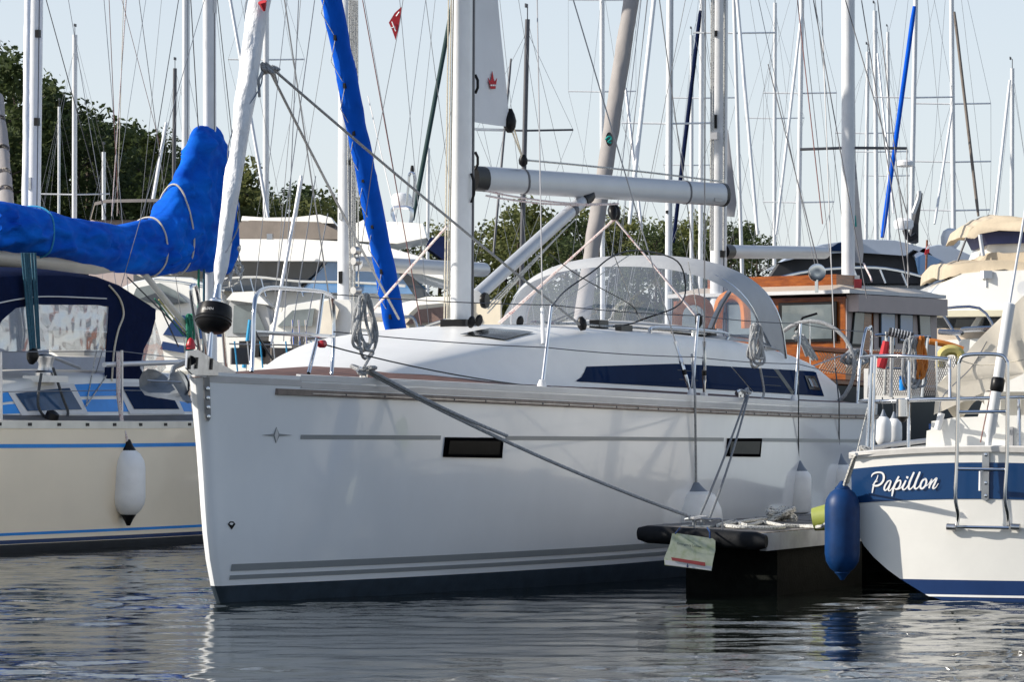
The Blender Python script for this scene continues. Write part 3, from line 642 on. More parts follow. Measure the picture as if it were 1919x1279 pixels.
# standing rigging
def topix(x, y, z): pass
mz = lambda z: Vector((MX+.16*(z-1.8)/12.8, 0, z))
chp = H.railx(1296, .10); Y.wire([chp, Y.on(1075, 0, 1, -.62).lerp(Y.on(1075, 0, 1, -.62), 0)], .006, WIRE, "shroud") if False else None
low = Y.on(1075, 0, 1, -.62); dlow = (low-chp); Y.wire([chp, chp+dlow*(chp.y/(-dlow.y) if dlow.y else 1)], .0055, WIRE, "shroud")
chp2 = H.railx(1320, .10); tip = Y.on(1323, -330, 0, MX+.35); spr = mz(tip.z)
Y.wire([chp2, tip, mz(13.5)], .006, WIRE, "shroud"); Y.part("spreader", MB().tube([spr, tip], [.03, .018], 8, .5), ALU, mast)
tip2 = Vector((tip.x, -tip.y, tip.z)); Y.part("spreader", MB().tube([spr, tip2], [.03, .018], 8, .5), ALU, mast); Y.wire([Vector((chp2.x, -chp2.y, chp2.z)), tip2, mz(13.5)], .006, WIRE, "shroud")
for c in (chp, chp2):
    u = (low-chp).normalized() if c is chp else (tip-chp2).normalized()
    tbk = Y.part("turnbuckle", MB().tube([c, c+u*.10, c+u*.12, c+u*.30, c+u*.32, c+u*.42], [.010, .012, .017, .017, .010, .016], 8), STEEL); Y.part("turnbuckle_wrap", MB().tube([c+u*.16, c+u*.2], .018, 8), BLACK, tbk)
    Y.part("chainplate", MB().box(c, (.06, .04, .05)), WHITEP)
ib = Y.on(1018, 640, 1, -.92); it = Y.on(1007, 0, 1, -.55); di = it-ib; Y.wire([ib, ib+di*min(2.2, ib.y/(-di.y))], .005, WIRE, "shroud")
Y.part("turnbuckle", MB().tube([ib-di.normalized()*.02, ib+di.normalized()*.25], .014, 8), WHITEP)
Y.wire([(9.9, 0, 1.35), MTOP], .005, WIRE, "backstay")
for k, (xa, xb_) in enumerate(((846, 838), (850, 842), (841, 833), (856, 846))):
    Y.wire([Y.on(xa, 0, 1, .03*k-.02)+Vector((0, 0, 4)), Y.on(xa, 0, 1, .03*k-.02), Y.on(xb_, 598, 1, .03*k-.02)], .006, ROPEC, "halyard")
# headsail sheets
kn = Y.on(499, 118, 1, -.06); bk = Y.on(1091, 612, 1, -.9)
Y.wire(sag(kn, bk, .02, 8), .010, ROPEG, "headsail_sheet", n=6); Y.wire(sag(kn, Y.on(748, 598, 1, .95), .02, 8), .009, ROPEG, "headsail_sheet", n=6)
Y.part("sheet_knot", MB().tube(rope_ball(Y.on(503, 128, 1, -.07), .055, 9, 8, .9), .012, 6), ROPEG)
Y.part("sheet_knot", MB().tube(rope_ball(Y.on(516, 130, 1, -.08), .03, 7, 3, .9), .012, 6), ROPEG)
Y.wire([Y.on(492, 135, 1, -.07), Y.on(485, 150, 1, -.07), Y.on(487, 182, 1, -.07)], .010, ROPEG, "sheet_tail"); Y.wire([Y.on(513, 134, 1, -.07), Y.on(519, 155, 1, -.07)], .010, ROPEG, "sheet_tail")
Y.wire([Y.on(838, 424, 1, -.05), Y.on(690, 592, 1, .9)], .010, ROPEP, "barber_line")
Y.part("sheet_block", MB().lathe([(.02, -.05), (.035, -.02), (.035, .02), (.015, .05)], bk+Vector((0, 0, .02)), (0, .2, 1), 10), BLACK)
for k, (xx, yy) in enumerate(((884, 604), (898, 601), (975, 603), (889, 610))):
    p = Y.on(xx, yy, 1, -.35+.1*k); Y.part("turning_block", MB().lathe([(.03, -.012), (.045, 0), (.03, .012)], p, (.3, 1, .2), 12), BLACK)
for k in range(6):
    t = -.62-.055*k; Y.wire([(MX+.3+.02*k, t*.7, roofz(MX+.3, t*.7)+.03), (5.4, t, roofz(5.4, t)+.025), (7.0, t-.03, roofz(7.0, t)+.025)], .008, ROPEW if k % 3 else ROPEP, "control_line")
Y.part("rope_clutch", MB().box((6.95, -.8, roofz(6.95, .8)+.03), (.14, .34, .06)), BLACK)
Y.part("jammer", MB().box((4.95, -.72, roofz(4.95, .72)+.03), (.2, .08, .06)), BLACK); Y.part("jammer", MB().box((5.0, -.9, roofz(5.0, .9)+.02), (.25, .05, .05)), BLACK)
# sprayhood
def hood(phi, r):
    """phi -1..1 across (port = -1), r 0 front base .. 1 rear bow."""
    a = abs(phi); sg = -1 if phi < 0 else 1
    bs = lerp([(0, 6.72), (.45, 6.88), (.68, 7.12), (.82, 7.45), (1, 8.22)], a); bt = lerp([(0, 0), (.45, .66), (.68, .98), (.82, 1.10), (1, 1.14)], a)
    base = Vector((bs, sg*bt, roofz(min(bs, 7.59), min(bt, 1.02)) if bs < 7.6 else CZ(bs)-.02))
    ang = a*math.pi/2; h = max(0, math.cos(ang))**.62; w = math.sin(ang)**.78
    mid = Vector((7.42+.5*(1-h), sg*1.10*w, 1.74+.74*h)); rear = Vector((8.02+.30*(1-h), sg*1.15*w, 1.70+.83*h))
    if r < .62: return base.lerp(mid, r/.62)+Vector((-.10, 0, .06))*math.sin(math.pi*min(1, r/.62))*(1-a)
    q = (r-.62)/.38; return mid.lerp(rear, q)+Vector((0, 0, .03*math.sin(math.pi*q)))
NP, NRr = 64, 26; parts = {}
for i in range(NP):
    for j in range(NRr):
        ph = (i+.5)/NP*2-1; r = (j+.5)/NRr
        k = "fabric"
        if .07 < r < .52 and -.60 < ph < .92: k = "front"
        elif .05 < r < .53 and -.94 < ph < -.63: k = "port"
        elif .50 <= r < .54 and abs(ph) < .75: k = "seam"
        parts.setdefault(k, []).append((i, j))
hf = None
for k, nm, mt in (("fabric", "sprayhood", GREYC), ("front", "hood_window", CLEAR), ("port", "hood_window", CLEAR), ("seam", "hood_seam", LIGHTRAIL)):
    m = MB(); ix = {}
    for i, j in parts[k]:
        f = []
        for a, b in ((i, j), (i+1, j), (i+1, j+1), (i, j+1)):
            if (a, b) not in ix: ix[(a, b)] = len(m.v); m.v.append(tuple(hood(a/NP*2-1, b/NRr)))
            f.append(ix[(a, b)])
        m.f.append(tuple(f))
    o = m.build(nm, mt, hf or Y.o, 60)
    if hf is None: hf = o
Y.part('hood_zip', MB().tube([hood(-.615, .02+.5*i/12)+Vector((0, -.006, .006)) for i in range(13)], .007, 5), CHAR, hf)
for q_ in (-.94, .93): Y.part('hood_binding', MB().tube([hood(q_, .02+.5*i/12)+Vector((0, math.copysign(.006, q_), .006)) for i in range(13)], .006, 5), FENG, hf)
Y.part('hood_binding', MB().tube([hood(-.95+1.88*i/40, .06)+Vector((-.006, 0, .006)) for i in range(41)], .006, 5), FENG, hf)
for pr, r in ((.62, .012), (1.0, .014)): Y.part("hood_bow", MB().tube([hood(-1+2*i/30, pr)-Vector((0, 0, .015)) for i in range(31)], r, 8), STEEL, hf)
Y.wire(arc([Y.on(x, y, 1, t) for x, y, t in ((1035, 574, -1.35), (1060, 545, -1.2), (1110, 510, -1.2), (1150, 480, -1.2), (1200, 470, -1.2), (1270, 490, -1.25), (1285, 545, -1.25), (1268, 575, -1.3), (1210, 597, -1.2), (1180, 608, -1.0), (1150, 612, -.95))], 6), .006, BLACK, "control_cable")
Y.wire(arc([Y.on(x, y, 1, t) for x, y, t in ((1030, 476, -.9), (1090, 520, -.9), (1180, 570, -.9), (1195, 590, -.9))], 5), .004, BLACK, "control_cable")
for a, b in (((1150, 475), (1198, 600)), ((1060, 560), (1035, 590)), ((1290, 490), (1308, 590)), ((1180, 478), (1060, 560))): Y.wire([Y.on(*a, 1, -.85), Y.on(*b, 1, -.85)], .004, ROPEW, "hood_tie", parent=hf)
# ================================================================ FINGER DOCK, LINES, FENDERS
U = Vector((.365, .931, 0)); 
D = Th("finger_dock", "narrow floating finger dock with weathered planks and black rubber end between two boats", "dock", (1.24, 22.75, 0), math.atan2(.931, .365))
dA = D.at(1207, 986, 23.0); dB = D.at(1436, 1000, 22.5); LD = 7.6; ux = Vector((1, 0, 0))
dk = lambda p, l, dz=0: p+ux*l+Vector((0, 0, dz))
side = MB()
for p, q in ((dA, -1), (dB, 1)):
    pass
GREYB = mat("dull_grey_beam", (.30, .32, .35), .6, var=.15, scale=8, spec=.2)
beam = D.part("side_beam", MB().prism([dk(dB, .01, -.005), dk(dB, LD, -.005), dk(dB, LD, -.115), dk(dB, .01, -.115)], (dA-dB).normalized()*.05), GREYB)
D.part("side_beam", MB().prism([dk(dA, .01, -.005), dk(dA, LD, -.005), dk(dA, LD, -.115), dk(dA, .01, -.115)], (dB-dA).normalized()*.05), GREYRAIL)
npl = 52
for i in range(npl):
    l0 = .05+i*.145; l1 = l0+.132; a = dA.lerp(dB, .015); b = dA.lerp(dB, .985); z = random.uniform(0, .004)
    D.part("plank", MB().prism([dk(a, l0, z), dk(b, l0, z), dk(b, l1, z), dk(a, l1, z)], (0, 0, -.03)), GREYTEAK)
e0, e1 = dA+(dA-dB).normalized()*.02, dB+(dB-dA).normalized()*.02
rings = []
for u in [i/14 for i in range(15)]:
    p = e0.lerp(e1, u)-ux*.05; rd = .058*(1 if .04 < u < .96 else .7)
    rings.append([p+Vector((rd*math.cos(a), 0, -.052+rd*1.0*math.sin(a))) for a in [2*math.pi*k/12 for k in range(12)]])
D.part("rubber_bumper", MB().loft(rings), RUBBER)
FLT = mat("shade_blackened_weedy_float", (.006, .007, .006), .8, var=.4, scale=14, bump=.3, spec=.08)  # weedy float, base blackened to stand in for shade under the dock
D.part("float", MB().prism([dk(dA.lerp(dB, .18), .42, -.12), dk(dA.lerp(dB, .95), .38, -.12), dk(dA.lerp(dB, .95), 2.4, -.12), dk(dA.lerp(dB, .18), 2.4, -.12)], (0, 0, -.55)), FLT)
D.part("float", MB().prism([dk(dA.lerp(dB, .15), 4.2, -.12), dk(dA.lerp(dB, .95), 4.2, -.12), dk(dA.lerp(dB, .95), 7.2, -.12), dk(dA.lerp(dB, .15), 7.2, -.12)], (0, 0, -.55)), FLT)
def dkp(x, y, dz=0):
    """dock-top point at a pixel"""
    n = (dB-dA).cross(ux).normalized(); o = D.I @ CAM; d = D.I3 @ (W(x, y, 10)-CAM); return o+d*((dA-o).dot(n)/d.dot(n))+Vector((0, 0, dz))
cl = dk(dA.lerp(dB, .34), .28)
D.part("dock_cleat", cleat(cl, (dB-dA)).box(cl+Vector((0, 0, .006)), (.12, .2, .012)), GALV)
hb_ = dk(dA.lerp(dB, .52), .07)
D.part("hoop_handle", MB().tube(arc([hb_+Vector((0, -.08, -.02)), hb_+Vector((0, -.08, .06)), hb_+Vector((0, .0, .065)), hb_+Vector((0, .10, .06)), hb_+Vector((0, .10, -.02))], 4), .007, 6), WIRE)
# mooring lines (each its own rope)
clw = D.w(cl+Vector((0, 0, .05)))
def rope_thing(label, pts, r, mt, name="mooring_line", extra=(), n=6):
    base = Vector(pts[-1]); t = Th(name, label, "rope", base); loc = [t.I @ Vector(p) for p in pts]
    t.part("rope", MB().tube(loc, r, n), mt)
    for nm, q in extra: t.part(nm, MB().tube([t.I @ Vector(p) for p in q], r, n), mt)
    return t
b1 = Y.w(c1+Vector((0, -.02, .04))); e_ = Y.w(H.pix(745, 728))+Vector((0, -.03, 0))
rope_thing("long grey mooring line running from the white yacht's bow down to the dock cleat", sag(b1, clw, .05, 14), .0115, ROPEG, extra=(("second_strand", sag(b1+Vector((.015, -.02, .015)), b1.lerp(clw, .42)+Vector((0, -.01, -.01)), .02, 8)), ("cleat_turn", [clw+Vector((math.cos(a)*.06, math.sin(a)*.06, .012*a/6)) for a in [k*.7 for k in range(14)]])))
ROPEDG = mat('dark_grey_rope', (.17, .18, .19), .8, var=.35, scale=70)
b2 = Y.w(c2+Vector((0, -.05, .02)))
rope_thing("short doubled grey line from the white yacht's side cleat to the dock", sag(b2, clw, .03, 8), .008, ROPEDG, extra=(("second_strand", sag(b2+Vector((.012, -.02, 0)), clw+Vector((.07, .0, 0)), .05, 8)),))
# Papillon's line heaped on the dock
pc = D.w(dkp(1462, 978, .03))
heap = rope_ball(pc+Vector((0, 0, .02)), .11, 26, 21, .55); heap2 = arc([D.w(dkp(x, y, .015)) for x, y in ((1345, 990), (1375, 982), (1400, 990), (1430, 984), (1470, 993), (1420, 994), (1360, 990), (1410, 980), (1470, 975))], 5)
lead = arc([D.w(dkp(1470, 990, .015)), D.w(dkp(1515, 992, .015)), W(1545, 985, 22.6), W(1570, 950, 22.5), W(1585, 905, 22.3), W(1600, 862, 22.05), W(1606, 852, 22.0)], 6)
rope_thing("black flecked white rope heaped on the dock and led to the blue and white stern", lead, .013, ROPEW, "dock_rope", extra=(("heap", heap), ("loose_bights", heap2)))
# emergency ladder sign hanging on the dock end
SG = Th("ladder_sign", "faded cream emergency ladder bag with a red bar hanging from the dock end", "sign", (W(1293, 1036, 22.55).x, 22.55, zz(1070, 22.55)))
sgp = [SG.at(x, y, 22.55) for x, y in ((1260, 1001), (1268, 1000), (1336, 1010), (1341, 1014), (1341, 1032), (1336, 1056), (1334, 1071), (1246, 1060), (1245, 1047), (1256, 1020))]
SIGN = mat("faded_cream_plastic", (.50, .54, .42), .6, col2=(.34, .40, .22), scale=18, thr=(.45, .7))
bag = SG.part("bag", MB().prism(sgp, (0, .05, 0), .93), SIGN)
sgq = lambda x, y, o=.004: SG.at(x, y, 22.55)-Vector((0, o, 0))
SG.part("bottom_flap", MB().prism([sgq(1246, 1050), sgq(1335, 1062), sgq(1333, 1070), sgq(1247, 1059)], (0, -.004, 0)), LIGHTRAIL, bag)
SG.part("red_bar", MB().prism([sgq(1258, 1045, .01), sgq(1322, 1055, .01), sgq(1322, 1062, .01), sgq(1260, 1051, .01)], (0, -.003, 0)), mat("faded_red_print", (.35, .06, .06), .6, var=.2), bag)
SG.part("arrow", MB().prism([sgq(x, y, .012) for x, y in ((1288, 1057), (1289.5, 1057), (1289.5, 1061), (1291.5, 1061), (1288.7, 1065), (1286, 1061), (1288, 1061))], (0, -.003, 0)), NAVY, bag)
dlet = mat("dark_print", (.03, .05, .06), .6)
mper = 22.55/F
text_part(SG, "Emergency Ladder", .0205, "lettering", dlet, bag, lambda u, v: sgq(1269.5+u/mper, 1021+u/mper*.145-v/mper, .012))
SG.part("cord", MB().tube([SG.at(1331, 1010, 22.5), SG.at(1331, 998, 22.5), SG.at(1326, 990, 22.6)], .006, 6), NAVY)
SG.part("cord", MB().tube([SG.at(1266, 1001, 22.53), SG.at(1275, 990, 22.6)], .005, 6), NAVY)
# fenders
def fender(label, x, ytop, ybot, d, rpx, body, cap, capb, lany=(), lmat=ROPEG, group=None, capx=.30, blunt=.5, loc=None, lr=.006, bell=False):
    k = d/F; Hh = (ybot-ytop)*k; r = rpx*k; base = loc or W(x, ybot, d); t = Th("fender", label, "fender", base, group=group)
    c0 = min(.10, Hh*.16)*(.5 if body is FENB else 1)
    bp = [(r*.42, c0), (r*.70, c0+r*.22), (r*.93, c0+r*.62), (r, c0+r*1.05), (r, Hh-c0-r*1.05), (r*.93, Hh-c0-r*.62), (r*.70, Hh-c0-r*.22), (r*.42, Hh-c0)]
    if blunt < .3: bp = [(r*.45, c0), (r*.9, c0+.02), (r, c0+.05), (r, Hh-c0-.06), (r*.94, Hh-c0-.03), (r*.7, Hh-c0)]
    if bell: bp = [(r*.5, c0), (r*.95, c0+.02), (r*1.05, c0+.08), (r*.98, c0+.16), (r*.72, Hh-c0-.02), (r*.5, Hh-c0)]
    t.part("body", MB().lathe(bp, (0, 0, 0), n=28), body)
    for sg, z0_, nm, m in ((1, Hh-c0, "top_cap", cap), (-1, c0, "bottom_cap", capb)):
        rr = r*(.7 if blunt < .3 and sg > 0 else .44)
        cp = t.part(nm, MB().lathe([(rr*1.02, sg*-.008), (rr*1.0, sg*.004), (rr*.62, sg*c0*.45), (rr*.38, sg*c0*.8), (rr*.25, sg*c0)], (0, 0, z0_), n=18), m)
        t.part("eye", MB().lathe([(.004, -.006), (.011, -.004), (.011, .004), (.004, .006)], (0, 0, z0_+sg*c0*.78), (.4, -1, 0), 10), BLACK, cp)
    if lany:
        t.part("lanyard", MB().tube([t.I @ Vector(p) for p in lany], lr, 6), lmat)
    return t
def hangpt(x, y, r, out=.02):
    p = H.pix(x, y); n = Vector((.0, -1, 0)); return Y.w(p+Vector((0, -(r+out), 0)))
for (x, yt, yb, rp, lab, top) in ((1497, 864, 985, 24, "white fender with grey cap hanging on the white yacht, left of its stern pair", (1497, 612)), (1573, 850, 985, 24, "white fender with grey cap hanging nearest the white yacht's stern, behind the blue fender", (1566, 690))):
    p = hangpt(x, yb-60, .10); d = p.y; p2 = W(x, yb, d)
    tp = H.railx(top[0]); tpw = Y.w(Y.on(top[0], top[1], 1, tp.y)); ed = Y.w(H.railx(x, -.035)); 
    fender(lab, x, yt, yb, d, rp, FENW, FENG, FENG, lany=[tpw, ed+Vector((0, -.0, .0)), W(x, yt+5, d)], lmat=ROPEN, blunt=.2)
p = hangpt(1305, 950, .18); d = p.y
t = fender("big white pear shaped fender behind the dock cleat on the white yacht's side", 1305, 905, 1010, d, 48, FENW, FENG, FENG, lany=[W(1297, 665, Y.w(tops[1]).y), Y.w(H.railx(1303, -.035)), W(1305, 910, d)], lmat=ROPEG, blunt=.5, lr=.010, bell=True)
for x, d, lab in ((1656, 31.7, "left of two white fenders stowed behind the blue and white stern's rail"), (1676, 32.0, "right of two white fenders stowed behind the blue and white stern's rail")):
    fender(lab, x, 768 if x < 1660 else 772, 850, d, 15, FENW, FENG, FENG, lany=[W(x-2, 745, d), W(x, 772, d)], lmat=ROPEN)
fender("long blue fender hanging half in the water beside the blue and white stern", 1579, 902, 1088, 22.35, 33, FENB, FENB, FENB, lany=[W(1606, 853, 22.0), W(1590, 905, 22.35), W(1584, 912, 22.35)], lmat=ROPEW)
BK = Th("bucket", "yellow green bucket lying on the dock beside the blue fender", "bucket", (W(1535, 1000, 22.7).x, 23.1, zz(1003, 23.1)), R(25))
BK.part("pail", MB().lathe([(.001, .004), (.075, 0), (.10, .19), (.104, .19), (.104, .2), (.096, .2), (.072, .01)], (0, 0, .10), (.75, -.6, .15), 20), mat("lime_plastic", (.30, .34, .07), .45, var=.15))
# ================================================================ PAPILLON
PA = Th("small_yacht", "white and navy yacht stern lettered Papillon at the right edge", "sailboat", (W(1850, 1130, 22.1).x, 22.1, 0), math.atan2(-.931, -.365))
# the frame's origin is the middle of the transom at the waterline; local x = aft
wt = [(0, .30), (.03, .42), (.08, .52), (.15, .66), (.24, .80), (.33, .90), (.43, .965), (.55, 1.0), (1.2, 1.0)]
TW = .884
ZD = lambda t: .925+.045*(1-(t/TW)**2)
LP_ = 8.6
def trp(t, z):
    w = TW*lerp(wt, z); return Vector((.09*(1-(t/TW)**2)-.05*(1-z), t, z))
pb = smooth_tab([(0, 0), (.5, .36), (1.3, .78), (2.5, 1.12), (4, 1.35), (5.4, 1.38), (7, 1.2), (8.6, TW), (9, TW*.96)])
class PH(Hull): pass
secs = []
hullT, hullB = MB(), MB()
zl = [-.3, -.12, 0, .04, .09, .135]; zu = [.135, .2, .28, .36, .46, .56, .7, .83, 1]
def psec(i, zs, sg):
    x = -LP_*i; u = 1-i; hbm = pb(LP_*(1-i)); zs_deck = .925+.25*i*i
    out = []
    for z in zs:
        zz_ = z if z <= .135 else .135+(z-.135)/(1-.135)*(zs_deck-.135)
        k1 = lerp(wt, zz_) if zz_ > 0 else .3*max(0, 1+zz_/.2)
        k2 = (.86+.14*(max(0, zz_)/zs_deck)) if zz_ >= 0 else .86*math.sqrt(max(0, 1-(zz_/-.45)**2))
        f = min(1, i*3.2); k = k1*(1-f)+k2*f
        out.append((x+(trp(hbm*k, zz_).x if i == 0 else 0), sg*hbm*k, zz_))
    return out
IS = [0, .02, .06, .12, .2, .3, .42, .55, .68, .8, .9, .96, .995]
for sg in (-1, 1):
    hullT.loft([psec(i, zu, sg) for i in IS], closed=False); hullB.loft([psec(i, zl, sg) for i in IS], closed=False)
def trans(zs, m):
    rows = []
    for z in zs:
        zz_ = z if z <= .135 else .135+(z-.135)/(1-.135)*(.925-.135); k1 = lerp(wt, zz_) if zz_ > 0 else .3*max(0, 1+zz_/.2)
        w = TW*k1; rows.append([tuple(trp(w*q, zz_+((ZD(w*q)-.925) if z == 1 else (ZD(w*q)-.925)*max(0, (zz_-.2)/.725)))) for q in [-1+j/8 for j in range(17)]])
    m.loft(rows, closed=False)
trans(zu, hullT); trans(zl, hullB)
ph = hullT.build("hull", OLDWHITE, PA.o, 60); hullB.build("bottom_paint", NAVY, ph, 60)
DK = MB(); rows = []
for i in IS:
    hbm = pb(LP_*(1-i)); z = .915+.25*i*i; rows.append([(-LP_*i+(.05 if i == 0 else 0), hbm*t*.99, z+.05*(1-t*t)) for t in (-1, -.5, 0, .5, 1)])
DK.loft(rows, closed=False); DK.build("deck", OLDWHITE, PA.o)
def tband(name, mt, zlo, zhi, off, t0=-1, t1=1, n=24, parent=None):
    def fn(u, v):
        z = zlo+(zhi-zlo)*v; w = TW*lerp(wt, max(z, 0)); t = w*(t0+(t1-t0)*u)*.999; c = (ZD(t)-.925)*max(0, min(1, (z-.2)/.5)); p = trp(t, z+c); p.x += off; return p
    return MB().grid(fn, n, 6).build(name, mt, parent or ph)
tband("blue_name_band", NAVY if False else mat("royal_navy_gelcoat", (.009, .046, .14), .25, var=.1, scale=3, spec=.4), .610, .830, .004)
tband("white_waterline", WHITEP, .028, .042, .003)
cap_ = MB(); rings = []
for j in range(25):
    t = TW*1.01*(-1+j/12); p = trp(t*.99, .925); z = ZD(t)
    rings.append([(p.x+.018, t, z-.028), (p.x+.022, t, z+.004), (p.x+.012, t, z+.012), (p.x-.06, t, z+.012), (p.x-.06, t, z-.028)])
cap_.loft(rings); PA.part("gunwale_cap", cap_, mat("aged_alu_trim", (.62, .60, .57), .45, var=.1, scale=9))
PA.part("gunwale_cap", MB().tube([(-.02, -TW*.99, .93), (-1.0, -pb(7.6), .945), (-2.5, -pb(6.1), .975), (-4.5, -pb(4.1), 1.03)], .018, 6), GREYRAIL)
# name, brush-script strokes on the transom
LT = []
def pw(x, y, off=.008):
    p = PA.on(x, y, 0, .05)
    for _ in range(4): p = PA.on(x, y, 0, trp(p.y, p.z).x+off)
    return p
def zpx(x, y): return (1620+x*150/1919, 870+y*70/896)
strokes = [
 [(170, 320, 10), (200, 255, 34), (270, 215, 40), (370, 205, 40), (440, 230, 44), (470, 300, 50), (460, 390, 48), (410, 470, 46), (330, 520, 46), (240, 525, 40), (205, 490, 26)],
 [(330, 270, 20), (300, 370, 26), (240, 470, 34), (210, 590, 34), (190, 700, 24)],
 [(300, 420, 10), (325, 415, 12), (250, 450, 18)],
 [(640, 400, 26), (570, 420, 34), (500, 520, 40), (480, 600, 40), (505, 640, 34), (560, 590, 26), (620, 480, 34), (645, 410, 34)],
 [(640, 430, 34), (600, 560, 36), (580, 630, 34), (615, 645, 26), (680, 570, 18), (760, 420, 22), (830, 305, 30)],
 [(830, 300, 40), (770, 420, 46), (710, 560, 50), (680, 690, 42), (665, 780, 28)],
 [(730, 520, 18), (800, 420, 30), (865, 400, 36), (870, 470, 38), (830, 570, 40), (770, 610, 40), (735, 590, 26)],
 [(800, 615, 22), (880, 575, 22), (950, 470, 20), (1000, 400, 28)],
 [(1000, 395, 38), (960, 480, 44), (920, 570, 44), (940, 620, 36), (1000, 590, 26), (1080, 470, 24), (1170, 280, 28), (1195, 200, 34)],
 [(1035, 300, 50), (1030, 335, 54), (1020, 350, 40)],
 [(1195, 200, 40), (1150, 300, 44), (1090, 440, 50), (1065, 560, 48), (1085, 610, 38), (1140, 580, 28), (1220, 470, 26), (1310, 290, 30), (1338, 195, 34)],
 [(1338, 190, 40), (1290, 300, 44), (1235, 440, 50), (1205, 550, 50), (1235, 600, 40), (1300, 560, 26), (1360, 470, 24)],
 [(1470, 360, 40), (1400, 400, 44), (1355, 490, 46), (1350, 570, 46), (1390, 595, 44), (1460, 530, 44), (1490, 440, 46), (1480, 370, 44), (1440, 360, 36)],
 [(1470, 540, 18), (1540, 490, 18), (1600, 400, 28), (1620, 375, 34), (1600, 450, 40), (1570, 530, 44), (1555, 590, 34)],
 [(1570, 540, 20), (1640, 430, 26), (1720, 350, 36), (1735, 360, 42), (1690, 470, 46), (1650, 560, 46), (1660, 595, 34), (1720, 560, 22), (1780, 470, 16)],
]
lm = MB()
for si, st in enumerate(strokes):
    P3 = arc([Vector(p) for p in st], 5); L_, R_ = [], []
    for i, p in enumerate(P3):
        t = P3[min(i+1, len(P3)-1)]-P3[max(i-1, 0)]; t = Vector((t.x, t.y, 0)); t = t.normalized() if t.length else Vector((1, 0, 0)); nn = Vector((-t.y, t.x, 0))*p.z*.5
        a = zpx(p.x+nn.x, p.y+nn.y); b = zpx(p.x-nn.x, p.y-nn.y); o = .010+.0004*si; L_.append(pw(*a, o)); R_.append(pw(*b, o))
    lm.loft([[a, b] for a, b in zip(L_, R_)], closed=False)
PA.part("name_lettering", lm, WHITEP, ph)
# boarding ladder
lx = lambda x, y, o: PA.on(x, y, 0, o)
lad = PA.part("ladder", MB().tube(arc([lx(1794, 985, .10), lx(1796, 965, .18), lx(1791, 930, .22), lx(1794, 850, .22), lx(1797, 700, .22), lx(1799, 678, .22), lx(1808, 667, .22), lx(1840, 664, .22), lx(1875, 666, .22), lx(1886, 676, .22), lx(1889, 700, .22), lx(1888, 850, .22), lx(1884, 930, .22), lx(1889, 965, .18), lx(1890, 985, .10)], 5), .0125, 10), STEEL)
for a, b in (((1798, 773), (1887, 772)), ((1795, 880), (1885, 881)), ((1792, 988), (1892, 990))): PA.part("ladder_rung", MB().tube([lx(*a, .21 if a[1] < 950 else .1), lx(*b, .21 if a[1] < 950 else .1)], .011, 8), STEEL, lad)
for x in (1783, 1904): PA.part("ladder_hinge", MB().tube([lx(x-8, 988, .09), lx(x+8, 989, .09)], .022, 10), STEEL2, lad)
bp_ = PA.part("backstay_plate", MB().prism([pw(1842, 849), pw(1855, 849), pw(1854, 935), pw(1848, 940), pw(1840, 936)], (.008, 0, 0)), STEEL2)
for y in (853, 880, 906, 930): PA.part("bolt", MB().lathe([(.012, 0), (.010, .006), (.003, .008)], pw(1848, y, .017), (1, 0, 0), 10), STEEL, bp_)
PA.part("flag_socket", MB().tube([lx(1838, 880, .1), lx(1838, 920, .08)], [.010, .013], 8), WHITEP)
# backstay with adjuster
q0, q1 = lx(1851, 845, .06), lx(1893, 568, -.05)
bs_ = PA.part("backstay_tube", MB().tube([q0, q0.lerp(q1, .1), q0.lerp(q1, .12), q0.lerp(q1, .99), q1], [.02, .02, .034, .036, .02], 12), ALU)
PA.part("adjuster_grip", MB().tube([q0.lerp(q1, .39), q0.lerp(q1, .41), q0.lerp(q1, .48), q0.lerp(q1, .5)], [.03, .044, .044, .03], 12), BLACK, bs_)
q2 = lx(1921, 400, -.2); PA.wire([q1, q1+(q2-q1)*6], .009, STEEL2, "backstay"); PA.wire([lx(1838, 830, .0), lx(1893, 560, -.06)], .004, ROPER, "backstay_line")
# pushpit
P_ = lambda x, y, o: PA.on(x, y, 0, o)
pr = PA.part("pushpit_rail", MB().tube(arc([P_(1980, 744, .0), P_(1919, 745, .02), P_(1800, 748, .02), P_(1720, 750, -.02), P_(1655, 753, -.1), P_(1622, 752, -.3), P_(1612, 753, -.6)], 5), .0125, 10), STEEL)
PA.part("pushpit_rail", MB().tube(arc([P_(1778, 674, -.02), P_(1745, 671, -.02), P_(1690, 668, -.05), P_(1645, 668, -.15), P_(1628, 669, -.35), P_(1615, 671, -.7)], 5), .0125, 10), STEEL, pr)
for a, b in (((1635, 670), (1625, 850)), ((1705, 670), (1703, 846)), ((1781, 674), (1781, 750)), ((1910, 745), (1911, 846)), ((1641, 668), (1634, 848))):
    PA.part("pushpit_post", MB().tube([P_(*a, -.12), P_(*b, -.06)], .0125, 8), STEEL, pr)
sb = P_(1692, 765, .04); sln = PA.part("stern_light", MB().lathe([(.026, -.06), (.042, -.055), (.042, .055), (.03, .06)], sb, (0, 0, 1), 14), STEEL, pr); PA.part("light_base", MB().lathe([(.012, -.09), (.03, -.07), (.04, -.06)], sb, (0, 0, 1), 12), BLACK, sln)
PA.part("rope_wrap", MB().tube(rope_ball(P_(1622, 842, -.05), .04, 10, 4, .6), .010, 6), ROPEW)
PA.wire([P_(1628, 760, -.12), P_(1606, 850, -.05)], .004, ROPEW, "guard_line"); PA.wire([P_(1637, 700, -.1), P_(1632, 800, -.1)], .004, ROPEC, "guard_line")
